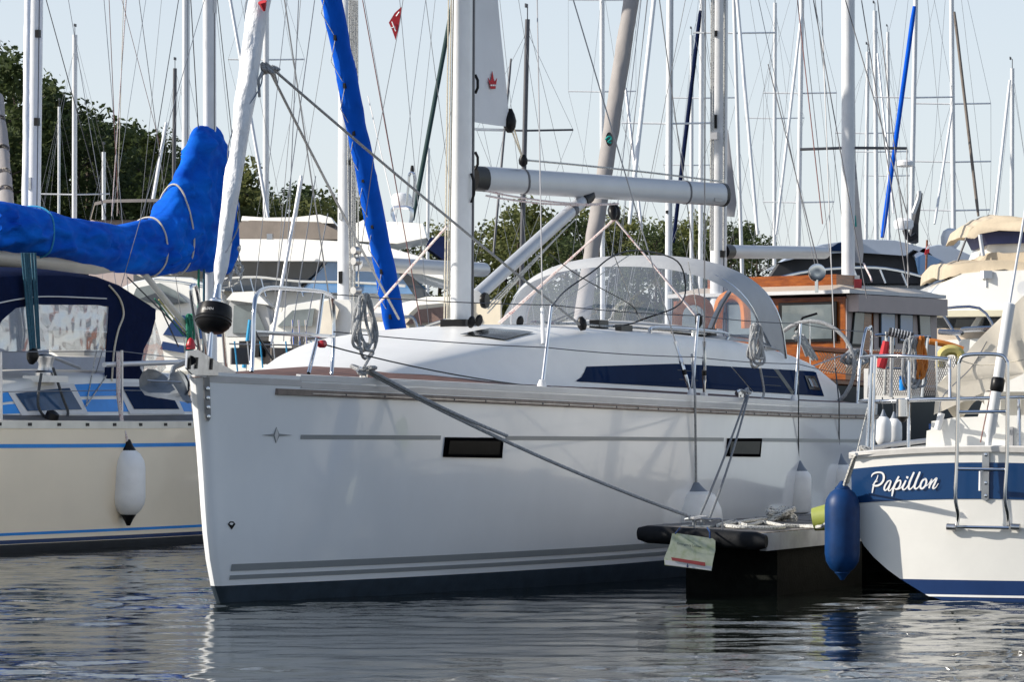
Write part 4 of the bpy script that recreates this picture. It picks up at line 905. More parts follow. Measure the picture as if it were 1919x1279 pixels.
# cockpit coaming and boom tent
def ptent(u, v):
    # u: 0 aft end .. 1 forward, v: 0 left foot .. .5 ridge .. 1 right foot
    ridge = Vector((-.30-2.2*u, .16, zz(556, 22.4)+.10*u)); w = .58+.22*u
    a = abs(v-.5)*2; zf = zz(778, 22.4)+.06*u+.06*math.sin(9*u); sg = -1 if v < .5 else 1
    p = Vector((ridge.x+.06*a*math.sin(4*u), .16+sg*w*min(1, a/.86), (zf+(ridge.z-zf)*(.24+.76*(1-a/.86)**1.05) if a < .86 else zf+(ridge.z-zf)*.24*(1-a)/.14)))
    n = noise.noise((p.x*2.2, p.y*2.2, p.z*1.2+3)); return p+Vector((0, sg*.07*n*math.sin(math.pi*a), .035*noise.noise((p.x*5, p.z*2, 1))*math.sin(math.pi*a)))
tm = MB(); tm.grid(ptent, 20, 40); PA.part("boom_tent", tm, CREAMC, sharp=80)
em_ = MB(); ends = [ptent(0, j/40) for j in range(41)]; mid0 = Vector((-.36, .16, zz(700, 22.4)))
em_.loft([ends, [p.lerp(mid0, .5)+Vector((.05*noise.noise((p.y*6, p.z*3, 0)), 0, 0)) for p in ends], [mid0+(p-mid0)*.02 for p in ends]], closed=False); PA.part("boom_tent_end", em_, CREAMC, sharp=80)
PA.part("coaming", MB().prism([P_(1737, 808, -.2), P_(1745, 806, -.2), P_(1746, 790, -.2), P_(1790, 783, -.2), P_(1990, 776, -.2), P_(1990, 848, -.2), P_(1735, 850, -.2)], (-1.8, 0, 0)), OLDWHITE)
PA.part("cockpit_side", MB().prism([P_(1741, 795, -.3), P_(1748, 795, -.3), P_(1748, 806, -.3), P_(1741, 806, -.3)], (-.3, 0, 0)), NAVY)
PA.part("winch_handle_box", MB().box(P_(1895, 820, -.18), (.03, .03, .13)), GREYRAIL); PA.part("inspection_tube", MB().tube([P_(1757, 806, -.15), P_(1765, 775, -.15)], .022, 10), WHITEP)
PA.wire(arc([P_(1760, 775, -.1), P_(1770, 740, -.2), P_(1820, 690, -.3), P_(1850, 640, -.3)], 5), .004, WIRE, "tent_cord"); PA.wire(arc([P_(1790, 672, 0), P_(1840, 685, -.1), P_(1919, 675, -.1)], 5), .004, ROPEC, "guard_line")
PA.part("mast", MB().tube([(-5.2, 0, 1.2), (-5.1, 0, 11)], .06, 12), ALU); PA.part("boom", MB().tube([(-.35, .16, 1.98), (-5.1, 0, 2.1)], .05, 10), ALU)
PA.part("cabin", MB().prism([(-2.6, -.75, 1.0), (-2.6, .75, 1.0), (-2.6, .65, 1.35), (-2.6, -.65, 1.35)], (-3.6, 0, .02), .75), OLDWHITE)
# ================================================================ LEFT YACHT WITH THE BLUE SAIL COVER
LH = Th("sailing_yacht", "cream hulled yacht with royal blue sail cover and navy sprayhood at the left", "sailboat", (-1.40, 41.3, 0), math.atan2(-.914, -.407))
lb = smooth_tab([(0, 0), (.4, .28), (1, .60), (2, .98), (3.5, 1.32), (5, 1.50), (7, 1.60), (9, 1.57), (11, 1.44), (12.3, 1.30)])
lsheer = lambda s: 1.27-.028*s+.0014*s*s
HL = Hull(11.8, lb, lsheer, k0=lambda s: .78+.14*min(1, s/3), zp=lambda s: .075)
HL.build(LH, CREAM, DARKANTI, GREYTEAK, nw=30, camber=.26)
HL.strip("side_stripe", BLUEP, .6, 11.75, lambda s: lsheer(s)-.20, lambda s: lsheer(s)-.165, 1, n=40); HL.strip("side_stripe", BLUEP, .6, 11.75, lambda s: lsheer(s)-.20, lambda s: lsheer(s)-.165, -1, n=40)
for lo, hi, m in ((.155, .18, BLUEP), (.08, .115, NAVY)): HL.strip("boot_stripe", m, .6, 11.75, lambda s, l=lo: l, lambda s, l=hi: l, 1, n=40)
tr = HL.rail("toe_rail", mat("alu_toe_rail", (.62, .60, .55), .4, metal=.4, var=.08), .3, 11.75, -.03, .045, .006, 1, n=50); HL.rail("toe_rail", GREYRAIL, .3, 11.75, -.03, .045, .006, -1, n=50)
for i in range(22):
    x = 2+i*.44; h = HL.hb(x, lsheer(x)); MB().box((x, h+.007, lsheer(x)+.010), (.055, .006, .028)).build("drain_slot", BLACK, tr)
# coachroof with blue bands
lw = smooth_tab([(2.2, .35), (3, .66), (4.4, .92), (6, 1.06), (7.6, 1.12), (9.3, 1.10), (10.5, 1.02)]); lz = smooth_tab([(2.2, 1.34), (3, 1.48), (4.4, 1.58), (6, 1.63), (8, 1.63), (9.3, 1.58), (10.5, 1.45)])
lzb = lambda s: lsheer(s)+.045
ls = lambda s, z: lw(s)-.30*(z-lzb(s))
rings = []
for i in range(33):
    s = 2.2+.25*i; zt, zb = lz(s), lzb(s)-.08; P = [(ls(s, zb), zb), (ls(s, zt-.05), zt-.05), (ls(s, zt-.05)-.05, zt), (ls(s, zt)*.5, zt+.04), (0, zt+.05)]
    rings.append([(s, t, z) for t, z in P]+[(s, -t, z) for t, z in P[-2::-1]])
m = MB(); m.loft(rings, closed=False); nn_ = len(rings[0]); m.add(rings[0], [tuple(range(nn_))]); m.add(rings[-1], [tuple(range(nn_))]); lroof = LH.part("coachroof", m, OLDWHITE, sharp=45)
def lband(name, mt, s0, s1, f0, f1, off=.005, parent=None, lean=0, n=16):
    def fn(u, v):
        fv = f0+(f1-f0)*v; s = s0+(s1-s0)*u-lean*v; zb, zt = lzb(s), lz(s)-.05; z = zb+(zt-zb)*fv; return (s, ls(s, z)+off, z)
    return MB().grid(fn, n, 3).build(name, mt, parent or lroof)
LPANE = mat("blue_grey_pane", (.035, .075, .15), .1, var=.3, scale=3, spec=.3)
lband("blue_band", BLUEP, 3.0, 10.4, .22, .52); lband("blue_band", BLUEP, 3.0, 10.4, .60, .90)
for a, b in ((8.75, 9.85), (6.9, 8.0), (5.2, 6.2)):
    w_ = lband("cabin_window", LIGHTRAIL, a, b, .16, .92, .009, lean=-.12, n=8); lband("pane", LPANE if a > 8 else GLASSB, a+.1, b-.1, .28, .82, .014, parent=w_, lean=-.12, n=8)
# mast and boom with cover
LMX = 4.4; lmast = LH.part("mast", MB().loft([[Vector((LMX+.09*math.cos(a)+dx, .062*math.sin(a), z)) for a in [2*math.pi*k/16 for k in range(16)]] for z, dx in ((1.5, 0), (13.2, .08))]), ALU)
for s, o in ((-1, .03), (-1, .045)): pass
tp = LH.on(392, 2, 1, .062)
LH.part("mast_plate", MB().box((LMX+.02, .064, tp.z-.03), (.07, .004, .16)), LIGHTRAIL, lmast)
LH.part("mast_groove", MB().box((LMX+.03, .06, 5.2), (.012, .008, 6)), DWIRE, lmast)
cov = [(-40, 372, 468, .21), (0, 380, 472, .20), (50, 388, 478, .20), (100, 402, 487, .20), (150, 411, 498, .20), (200, 420, 508, .20), (235, 420, 513, .20), (270, 412, 516, .21), (300, 404, 516, .21), (318, 372, 513, .20), (335, 330, 510, .19), (352, 286, 508, .18), (366, 242, 508, .17), (385, 237, 510, .17), (404, 236, 512, .165), (416, 262, 514, .15), (426, 330, 514, .10)]
rings = []; NC = 80
for ci, (x, yt, yb, w) in enumerate(cov):
    a = LH.on(x, yt, 1, 0); b = LH.on(x, yb, 1, 0); zc, hz = (a.z+b.z)/2, (a.z-b.z)/2; rg = []
    for k in range(NC):
        an = 2*math.pi*k/NC; cy_1, sz = math.cos(an), math.sin(an)
        tall = max(0, hz-.28); w2 = w*(1-(.35 if sz > .3 and tall > .2 else 0)*max(0, sz))
        y = w2*math.copysign(abs(cy_1)**.8, cy_1); z = zc+hz*math.copysign(abs(sz)**.85, sz)
        n1 = noise.noise((a.x*2.6+z*1.3, y*2, z*2.2)); n2 = noise.noise((a.x*6+z*5, y*5, z*4+9)); q = 1+.30*n1+.12*n2
        rg.append(Vector((a.x, y*q, zc+(z-zc)*(1+.02*n2))))
    rings.append(rg)
fine = []
for i in range(len(rings)-1):
    for k in range(8):
        u = k/8; fine.append([arc_p for arc_p in [rings[max(i-1, 0)][j]*(-.5*u+u*u-.5*u**3)+rings[i][j]*(1-2.5*u*u+1.5*u**3)+rings[i+1][j]*(.5*u+2*u*u-1.5*u**3)+rings[min(i+2, len(rings)-1)][j]*(-.5*u*u+.5*u**3)+Vector((0, .0*u, 0)) for j in range(NC)]])
for i, rg in enumerate(fine):
    for j, p in enumerate(rg):
        an = 2*math.pi*j/NC; f = noise.noise((p.x*1.6+p.z*2.4, p.z*1.1-p.x*.8, 2+math.copysign(3, p.y))); g2 = abs(noise.noise((p.x*3.1-p.z*3.6, p.z*2.2+p.x*2, 8)))
        cin = .86+.14*min(1, min(abs(i-t_i) for t_i in (18, 58, 76))/4.5)
        g3 = abs(noise.noise((p.x*6.5-p.z*2.0, p.z*7+p.x*3, 5+math.copysign(2, p.y)))); g4 = abs(noise.noise((p.x*1.9+p.z*5.2, p.z*1.7-p.x*1.2, 1))); o_ = (.08*f-.15*g2-.085*g3-.13*g4+.09); rg[j] = Vector((p.x, p.y*cin+math.copysign(o_, p.y)*abs(math.cos(an)), p.z+.02*noise.noise((p.x*4, p.y*4, p.z*3))))
fine.append(rings[-1]); cover = LH.part("sail_cover", MB().loft(fine), BLUE, sharp=80)
for fi in (18, 58, 76):
    sm_ = [sum((fine[fi][(j+q) % NC] for q in range(-7, 8)), Vector())/15 for j in range(NC)]; ct_ = sum(sm_, Vector())/NC; sm_ = [ct_+(p-ct_)*1.12 for p in sm_]; LH.part("cover_tie", MB().tube(sm_+[sm_[0]], .010, 5), ROPEC if fi > 24 else ROPELB, cover)
lboom = LH.part("boom", MB().tube([LH.on(-60, 478, 1, 0), LH.on(60, 490, 1, 0), LH.on(180, 500, 1, 0), LH.on(250, 492, 1, 0), LH.on(395, 495, 1, 0)], [.09, .09, .08, .07, .07], 12), mat("cream_boom", (.60, .54, .44), .4, var=.05))
lv = LH.part("vang", MB().tube([LH.on(270, 512, 1, .03), LH.on(366, 632, 1, .03)], .033, 10), mat("cream_spar", (.66, .62, .54), .4, var=.05))
for a, b, mt in (((240, 520), (385, 665), ROPEN), ((290, 560), (345, 630), ROPEGR), ((298, 562), (352, 628), YELLOW), ((300, 575), (335, 650), ROPEN)): LH.wire([LH.on(*a, 1, .08), LH.on(*b, 1, .08)], .008, mt, "vang_rope", parent=lv)
LH.part("halyard_bundle", MB().tube(loop_coil(LH.on(358, 590, 1, .12), .40, .10, 6, .04, (.9, .3, 0), seed=5), .012, 6), ROPEGR); LH.part("winch_cover", MB().lathe([(.05, 0), (.05, .05), (.03, .10), (.01, .12)], LH.on(358, 655, 1, .2), (0, 0, 1), 12), REDP)
for x, mt in ((373, ROPEGR), (383, ROPEB)): LH.wire([LH.on(x, 505, 1, .08), LH.on(x-1, 660, 1, .08)], .014, mt, "halyard", parent=lmast)
LH.part("spinnaker_pole_rope", MB().tube(rope_ball(LH.on(424, 480, 1, -.05), .18, 40, 31, 2.2), .012, 5), ROPEW)
# mainsheet: teal tackles
for x0_, x1_ in ((42, 58), (47, 62), (54, 66), (60, 72), (66, 74), (51, 64)): LH.wire([LH.on(x0_, 474, 1, 1.06), LH.on(x1_, 655, 1, 1.06)], .013, ROPEB, "mainsheet")
mb_ = LH.on(62, 665, 1, 1.06); LH.part("sheet_block", MB().lathe([(.02, -.09), (.05, -.05), (.06, 0), (.03, .06)], mb_, (0, .2, 1), 10), BLACK)
# forestay with rolled blue headsail
g0, g1 = LH.on(748, 640, 1, -.15), LH.on(618, -20, 1, 0); gd = (g1-g0); gt = g0+gd*((11.6-g0.z)/gd.z); N = 130; pts, rs = [], []
for i in range(N+1):
    u = i/N; p = g0.lerp(gt, u); pts.append(p+Vector((.015*noise.noise((u*14, 1, 0)), .015*noise.noise((u*11, 4, 0)), 0))); rs.append((.125-.02*u)*(1+.10*noise.noise((u*30, 8, 0))) if u < .93 else .05)
hs = LH.part("furled_headsail", rolled(pts, rs, 24, .16, 2.4, 5), BLUEF, sharp=60)
for k in range(9):
    u = .03+k*.055; p = g0.lerp(gt, u); q = (LH.I3 @ Vector((-.3, -1, 0))).normalized(); q2 = LH.I3 @ Vector((1, 0, 0)); c_ = p+q*.12
    LH.part("lacing_patch", MB().box(c_, (.06, .03, .06)), BLACK, hs); LH.wire([c_, g0.lerp(gt, u+.028)+q*.11-q2*.11, g0.lerp(gt, u+.055)+q*.125], .005, ROPEW, "lacing", parent=hs)
LH.wire([g0, Vector((.1, 0, 1.3))], .02, STEEL2, "forestay_foot")
# stanchion, lifelines, pole, winch
r0 = HL.railx(229, .05, sg=1); st = LH.part("stanchion", MB().tube([r0, LH.on(229, 657, 1, r0.y)], .013, 8), STEEL2)
r1 = HL.railx(3, .05, sg=1); LH.part("stanchion", MB().tube([r1, LH.on(2, 660, 1, r1.y)], .013, 8), STEEL2)
for y_ in ((660, 659, 664), (735, 732, 728)): LH.wire([LH.on(-60, y_[0], 1, r1.y-.1), LH.on(2, y_[0], 1, r1.y), LH.on(229, y_[1], 1, r0.y), HL.railx(420, .05, sg=1)+Vector((0, 0, .6 if y_[0] < 700 else .32))], .004, WIRE, "lifeline", n=4)
LH.part("whisker_pole", MB().tube([LH.on(196, 684, 1, r0.y+.04), LH.on(345, 679, 1, r0.y-.3)], .024, 10), ALU2)
wb = LH.on(86, 705, 1, 1.0); wnc = LH.part("winch", MB().lathe([(.10, 0), (.10, .03), (.075, .05), (.065, .11), (.085, .16), (.085, .18), (.05, .2)], wb, (0, 0, 1), 20), STEEL2)
LH.part("winch_base", MB().box(wb-Vector((0, 0, .03)), (.34, .28, .06)), OLDWHITE, wnc); LH.part("winch_handle", MB().tube([wb+Vector((0, 0, .2)), LH.on(150, 690, 1, .9)], .018, 8), GREYRAIL, wnc)
for a in (((78, 700), (72, 760), (92, 790), (100, 795)), ((100, 690), (118, 745), (128, 775), (118, 792))): LH.wire(arc([LH.on(x, y, 1, 1.12) for x, y in a], 5), .013, ROPEN, "genoa_sheet", n=6)
LH.part("deck_block", MB().lathe([(.03, -.05), (.07, -.02), (.06, .05), (.02, .07)], LH.on(97, 784, 1, 1.2), (0, .4, 1), 12), BLACK)
LH.wire([LH.on(162, 762, 1, 1.1), LH.on(182, 655, 1, .9), LH.on(205, 565, 1, .7)], .006, ROPEW, "shroud_lashing"); LH.wire([LH.on(162, 762, 1, 1.1), LH.on(200, 705, 1, 1.0)], .006, ROPEW, "shroud_lashing")
LH.wire([LH.on(182, 655, 1, 1.0), LH.on(204, 560, 1, .8)], .012, LIGHTRAIL, "hood_strap")
# navy sprayhood / cockpit tent: side panels + arched roof
tS = 1.0
def lp(x, y, t=tS): return LH.on(x, y, 1, t)
lh_ = LH.part("sprayhood", MB().prism([lp(x, y) for x, y in ((-60, 590), (-60, 524), (40, 517), (125, 517), (190, 525), (232, 541), (262, 562), (292, 580), (292, 598), (284, 628), (270, 655), (263, 690), (278, 715), (262, 722), (203, 722), (198, 700), (206, 575), (185, 572), (70, 571), (30, 578), (5, 600), (-20, 640))], (0, -.012, 0)), NAVYC)
LH.part("hood_window", MB().prism([lp(x, y, tS-.012) for x, y in ((-20, 645), (5, 600), (30, 578), (70, 571), (205, 572), (197, 658), (90, 656), (20, 660))], (0, -.006, 0)), CLEAR2, lh_)
LH.part("hood_window", MB().prism([lp(x, y, tS-.02) for x, y in ((290, 598), (302, 640), (312, 690), (290, 712), (268, 700), (270, 655))], (0, -.006, 0)), CLEAR2, lh_)
top_ = [lp(x, y) for x, y in ((-60, 524), (40, 517), (125, 517), (190, 525), (232, 541), (292, 580))]
LH.part("hood_roof", MB().loft([[Vector((p.x, tS*math.cos(a), p.z+.10*math.sin(a))) for p in top_] for a in [math.pi*k/10 for k in range(11)]], closed=False), NAVYC, lh_)
LH.part("hood_far_side", MB().prism([lp(x, y, -tS) for x, y in ((-60, 524), (40, 517), (125, 517), (190, 525), (292, 580), (262, 722), (-60, 722))], (0, .01, 0)), GREYC, lh_)
LH.part("hood_piping", MB().tube(arc([lp(x, y, tS+.012) for x, y in ((205, 535), (225, 560), (232, 590), (222, 620), (214, 660), (210, 715))], 5), .010, 5), ROPEC, lh_)
LH.part("hood_piping", MB().tube(arc([lp(x, y, tS+.012) for x, y in ((-30, 575), (30, 562), (90, 556), (200, 560))], 5), .007, 5), LIGHTRAIL, lh_)
LH.part("cockpit_cushion", MB().box(LH.on(160, 645, 1, .1), (.7, .4, .25)), FENW); LH.part("instrument_box", MB().box(LH.on(185, 640, 1, .4), (.12, .2, .16)), WOODD)
# rigging of this yacht
for a, b, mt, r in (((395, -40), (162, 762), WIRE, .004), ((205, 0), (222, 400), ROPER, .004), ((237, 0), (210, 405), ROPEP, .006), ((232, 0), (220, 405), ROPEC, .004), ((335, 0), (270, 405), DWIRE, .005), ((358, 0), (372, 240), DWIRE, .006), ((90, 10), (200, 410), DWIRE, .005), ((237, 30), (300, 270), ROPER, .003), ((408, 0), (440, 300), DWIRE, .005)):
    d0 = LH.on(*b, 1, .9 if b[1] > 500 else .25); d1 = LH.on(*a, 1, .35); LH.wire([d0, d1+(d1-d0)*.6], r, mt, "rigging_wire", n=4)
p = HL.pix(241, 905, 1, 25, 45); fp_ = LH.w(p+Vector((0, .18, 0))); d = fp_.y
fender("white fender with black ends hanging on the cream yacht's side", 241, 824, 986, d, 32, FENW, BLACK, BLACK, lany=[LH.w(LH.on(222, 660, 1, r0.y+.04)), W(222, 740, d-.1), W(230, 800, d-.05), W(240, 832, d)], lmat=ROPEP, blunt=.5, lr=.019)
PEN = Th("pennant", "small red pennant with white marks flying high between the masts", "flag", W(738, 75, 36))
pg = [PEN.at(x, y, 36) for x, y in ((753, 12), (750, 40), (742, 75), (735, 55), (729, 42), (740, 24))]
pf = PEN.part("cloth", MB().prism(pg, (0, .008, 0)), RED); PEN.wire([PEN.at(757, -10, 36), PEN.at(750, 40, 36), PEN.at(700, 300, 36), PEN.at(670, 520, 37)], .004, WIRE, "flag_line")
for a, b in (((735, 40), (742, 58)), ((734, 52), (741, 50)), ((743, 30), (749, 22))): PEN.part("white_mark", MB().tube([PEN.at(*a, 35.99), PEN.at(*b, 35.99)], .006, 4), WHITEP, pf)
# ================================================================ OTHER SAILING BOATS
def sailboat(label, xb, xt, d, wpx, yt=None, spr=(), furl=(), mt=ALU, aft=1, hullm=GEL, L=10.5, cover=None, boompx=None, group=None, B=3.2, cabin=True, extra=()):
    """Mast foot column xb (at row 640), column xt at row 0 (or masthead row yt)."""
    w = wpx*d/F/2; p0 = W(xb, 640, d); ytop = yt if yt is not None else -900; sl_ = (xt-xb)/640.
    top = W(xb+sl_*(640-ytop), ytop, d)
    if yt is None: top = p0+(top-p0)*((14.5-p0.z)/(top.z-p0.z))
    ad = Vector((.365, .931, 0))*aft; mloc = Vector((p0.x, d, 0)); bow = mloc-ad*(L*.40)
    t = Th("sailing_boat", label, "sailboat", (bow.x, bow.y, 0), math.atan2(ad.y, ad.x), group)
    b = gen_b(L, B); h = Hull(L, b, lambda s: 1.25-.02*s, zp=lambda s: .1); h.build(t, hullm, NAVY, GEL2, nw=10)
    if cabin: t.part("cabin", MB().loft([[(L*q, y*B*.5*k, z) for y, z in ((-.62, 1.1), (-.55, zt), (0, zt+.06), (.55, zt), (.62, 1.1))] for q, k, zt in ((.18, .35, 1.25), (.26, .75, 1.5), (.4, .95, 1.65), (.62, 1, 1.68))], closed=True), GEL2)
    tl = t.I @ top; ml = Vector((L*.40, 0, 1.55)); m = t.part("mast", MB().loft([[q+Vector((w*1.2*math.cos(a), w*math.sin(a), 0)) for a in [2*math.pi*k/12 for k in range(12)]] for q in (ml, ml.lerp(tl, .9), tl)]), mt)
    if d < 80:
        tk_ = t.I3 @ Vector((.55, -.83, 0)); t.wire([ml+tk_*w*1.02, tl+tk_*w*1.02], w*.10, DWIRE, "sail_track", n=4, parent=m)
        for z_ in (2.4, 3.1, 3.9, 4.6, 5.6):
            q = ml.lerp(tl, (z_-ml.z)/(tl.z-ml.z)); t.part("mast_fitting", MB().box(q+(t.I3 @ Vector((random.choice((-.5, .4)), -.9, 0)))*w*1.1, (.05, .05, random.uniform(.05, .16))), BLACK if z_ != 3.9 else STEEL2, m)
    W2 = B*.46; sp = []
    for y in spr:
        u = (640-y)/(640-ytop) if yt is not None else None
        z = zz(y, d); c = ml.lerp(tl, (z-ml.z)/(tl.z-ml.z)); ww = min(1.0, .75+.03*z)
        e = [t.I @ (t.w(c)+Vector((s*ww, .15, .03))) for s in (-1, 1)]; sp.append(e)
        for q in e: t.part("spreader", MB().tube([c, q], .022, 5), mt, m)
    hd = ml.lerp(tl, .97)
    for s in (0, 1):
        foot = Vector((L*.42, (-1, 1)[s]*W2, 1.2)); path = [foot]+[e[s] for e in sorted(sp, key=lambda e: e[0].z)]+[hd]
        t.wire(path, .0045, WIRE, "shroud", n=4); t.wire([foot, ml.lerp(tl, .5)], .004, WIRE, "shroud", n=4)
    t.wire([Vector((.1, 0, 1.3)), hd], .005, WIRE, "forestay", n=4); t.wire([Vector((L-.1, 0, 1.3)), tl], .0045, WIRE, "backstay", n=4)
    if yt is not None: t.part("wind_vane", MB().tube([tl, tl+Vector((0, 0, .25)), tl+Vector((.25, .1, .3))], .012, 4).box(tl+Vector((.2, .1, .3)), (.14, .02, .08)), DWIRE, m)
    for (xa, ya, xc, yc, wp, fm) in furl:
        a = t.at(xa, ya, d-.6); c = t.at(xc, yc, d-2.2); r = wp*d/F/2
        if ya <= 0: a = a+(a-c)*.5
        N_ = 16 if d > 50 else 60; fp2 = [c.lerp(a, i/N_)+Vector((r*.15*noise.noise((i*.9, d, 0)), 0, 0)) for i in range(N_+1)]; fr2 = [r*(.75 if i in (0, N_) else 1)*(1+.06*noise.noise((i, d, 2))) for i in range(N_+1)]; t.part("furled_sail", MB().tube(fp2, fr2, 8) if d > 50 else rolled(fp2, fr2, 20, .14, 3.0), fm, sharp=60)
    bz = 2.6; t.part("boom", MB().tube([(L*.40+.1, 0, bz), (L*.8, 0, bz+.05)], .06, 8), mt)
    if cover: t.part("sail_cover", MB().tube([(L*.40-.05, 0, bz+.9), (L*.40+.15, 0, bz+.4), (L*.45, 0, bz+.22), (L*.6, 0, bz+.16), (L*.8, 0, bz+.12)], [.13, .2, .22, .19, .13], 10), cover)
    return t, m
sailboat("yacht with thick white double mast and small blue cover at far left", 60, 68, 40, 24, mt=ALU, aft=-1, cover=BLUE, spr=(), furl=((52, 0, 47, 420, 12, ALU), (-8, 180, 15, 420, 30, GREYCOVER)))
sailboat("far sailboat with short white mast rising left of the pair of red halyards", 139, 141, 100, 9, 65, spr=(365,))
sailboat("far sailboat whose low white masthead shows against dark trees", 195, 195, 110, 7, 285)
sailboat("far sailboat with black mast in front of the left trees", 322, 330, 100, 7, 128, mt=DWIRE, furl=((312, 230, 283, 400, 7, ALU),))
sailboat("sailboat with plain grey mast just left of the tall blue cover", 347, 349, 66, 14, mt=ALU2, spr=())
sailboat("far sailboat with white mast just right of the white furled headsail", 499, 499, 92, 11, spr=(112,), furl=((432, 0, 505, 420, 7, ALU2), (565, 330, 535, 520, 8, ALU)))
t_, m_ = sailboat("yacht with white mast hung with ropes beside the blue furled headsail", 647, 650, 46, 29, mt=ALU, spr=(), aft=1, furl=(), L=8, B=2.7)
for k in range(8):
    x = 655+k*2.2; t_.wire([t_.at(x, 0, 45.7), t_.at(x+random.uniform(-3, 3), 300, 45.6), t_.at(x+random.uniform(-4, 4), 600, 45.6)], .010, ROPEW, "halyard", parent=m_)
for y in (470, 490, 545): t_.part("mast_winch", MB().lathe([(.05, -.06), (.06, 0), (.05, .06)], t_.at(668, y, 45.6), (1, -.3, 0), 10), STEEL2, m_)
for a, b in (((560, 0), (532, 640)), ((592, 330), (545, 640)), ((615, 400), (570, 640)), ((680, 0), (790, 610)), ((590, 0), (520, 520)), ((690, 180), (745, 420))): t_.wire([t_.at(*a, 45), t_.at(*b, 44)], .007, ROPER if a[0] == 680 else WIRE, "halyard", n=4)
t_.part("boom", MB().tube([t_.at(668, 494, 45.8), t_.at(908, 506, 49)], .10, 10), BOOM)
t_.part("whisker_pole", MB().tube([t_.at(565, 335, 44.5), t_.at(500, 690, 43.5)], .022, 8), ALU2)
sailboat("far sailboat with dark green rolled headsail slanting behind the main mast", 868, 872, 62, 10, furl=((852, -10, 774, 412, 9, mat("dark_green_cloth", (.012, .04, .04), .8)),))
sailboat("far sailboat with black mast seen between the white sail and the boom", 972, 990, 70, 9, 36, mt=DWIRE, spr=(245,), furl=((958, 110, 925, 480, 5, DWIRE),))
sailboat("far sailboat with white mast left of the grey rolled headsail", 1130, 1129, 104, 9, spr=(0, 172), furl=((1173, 165, 1203, 430, 6, ALU2),))
sailboat("far sailboat with white mast carrying two lights right of the grey rolled headsail", 1252, 1256, 72, 13, spr=(232,), furl=((1226, 0, 1180, 420, 9, ALU),))
sailboat("far sailboat with thin short white mast and a small side light", 1296, 1297, 125, 7, 66, spr=(310,))
sailboat("far sailboat with navy rolled headsail above the boom end", 1312, 1316, 98, 9, spr=(184,), furl=((1313, 20, 1262, 455, 8, NAVYC),))
sailboat("far sailboat with pale rolled headsail slanting right of the boom end", 1399, 1377, 85, 7, spr=(62,), furl=((1382, 0, 1420, 440, 7, ALU),))
sailboat("far sailboat with thin mast topped by a wind vane left of the motorsailer", 1451, 1453, 118, 7, 5, spr=(222,))
sailboat("far sailboat with white mast and slanting rolled headsail left of the motorsailer mast", 1492, 1503, 96, 9, spr=(175, 380), furl=((1502, 30, 1455, 440, 6, ALU),))
sailboat("far sailboat with radar reflector cone on its mast", 1620, 1628, 112, 7, 97, spr=(250,))
sailboat("far sailboat with tall plain mast right of the radar reflector", 1646, 1640, 108, 8, 20, spr=(285,), furl=((1645, 100, 1675, 400, 4, ALU2),))
t_, m_ = sailboat("far sailboat with royal blue rolled headsail and radar dome", 1702, 1716, 88, 9, spr=(183,), furl=((1714, 12, 1654, 445, 9, BLUEF),))
t_.part("radome", MB().lathe([(.16, -.08), (.22, -.05), (.22, .04), (.15, .09)], t_.at(1696, 307, 87.6), (0, 0, 1), 14), WHITEP, m_)
sailboat("far sailboat with three spreader pairs and a dark slanting rolled sail at right", 1791, 1784, 90, 9, spr=(195, 304, 395), furl=((1789, 22, 1834, 405, 6, TAUPEC), (1784, 210, 1752, 420, 5, ALU)))
sailboat("rightmost far sailboat with short white mast and wind instruments", 1896, 1898, 96, 8, 128, spr=(), furl=((1893, 150, 1865, 405, 6, ALU),))
sailboat("far sailboat with slim mast between the motorsailer and blue rolled headsail", 1668, 1664, 140, 6, 60, spr=(330,))
sailboat("far sailboat with slim white mast just left of the main mast", 800, 806, 120, 6, 278)
sailboat("far sailboat with slim mast at the far left trees", 110, 112, 130, 5, 200)
# neighbour with the grey rolled headsail
t_, m_ = sailboat("yacht with thick white mast and taupe rolled headsail behind the boom", 1346, 1349, 40, 31, mt=ALU, aft=1, furl=((1184, -5, 1084, 640, 29, GREYCOVER),))
t_.part("sail_emblem", MB().lathe([(.055, 0), (.075, .004), (.055, .008)], t_.at(1142, 261, 36.9), (-.2, -1, 0), 14), BLACK); t_.part("sail_emblem_curl", MB().tube(arc([t_.at(x, y, 36.8) for x, y in ((1135, 262), (1142, 256), (1146, 260), (1140, 265), (1146, 268))], 4), .012, 5), GREEN)
t_.part("boom_outboard", MB().tube([t_.at(1362, 472, 40.1), t_.at(1545, 474, 43.8)], .078, 12), BOOM); t_.part("boom_end_cap", MB().tube([t_.at(1355, 472, 40.0), t_.at(1368, 472, 40.2)], .085, 12), BLACK)
t_.part("sail_leech", MB().prism([t_.at(x, y, 40.2) for x, y in ((1360, 225), (1366, 250), (1381, 380), (1377, 407), (1362, 405))], (0, .01, 0)), mat("grey_sailcloth", (.36, .36, .38), .8, var=.06))
t_.part("mast_light", MB().box(t_.at(1340, 255, 39.8), (.08, .08, .08)), GREYRAIL, m_)
for x in (1334, 1338, 1358): t_.wire([t_.at(x, -10, 39.8), t_.at(x-2, 470, 39.8)], .012, ROPEW, "halyard", parent=m_)
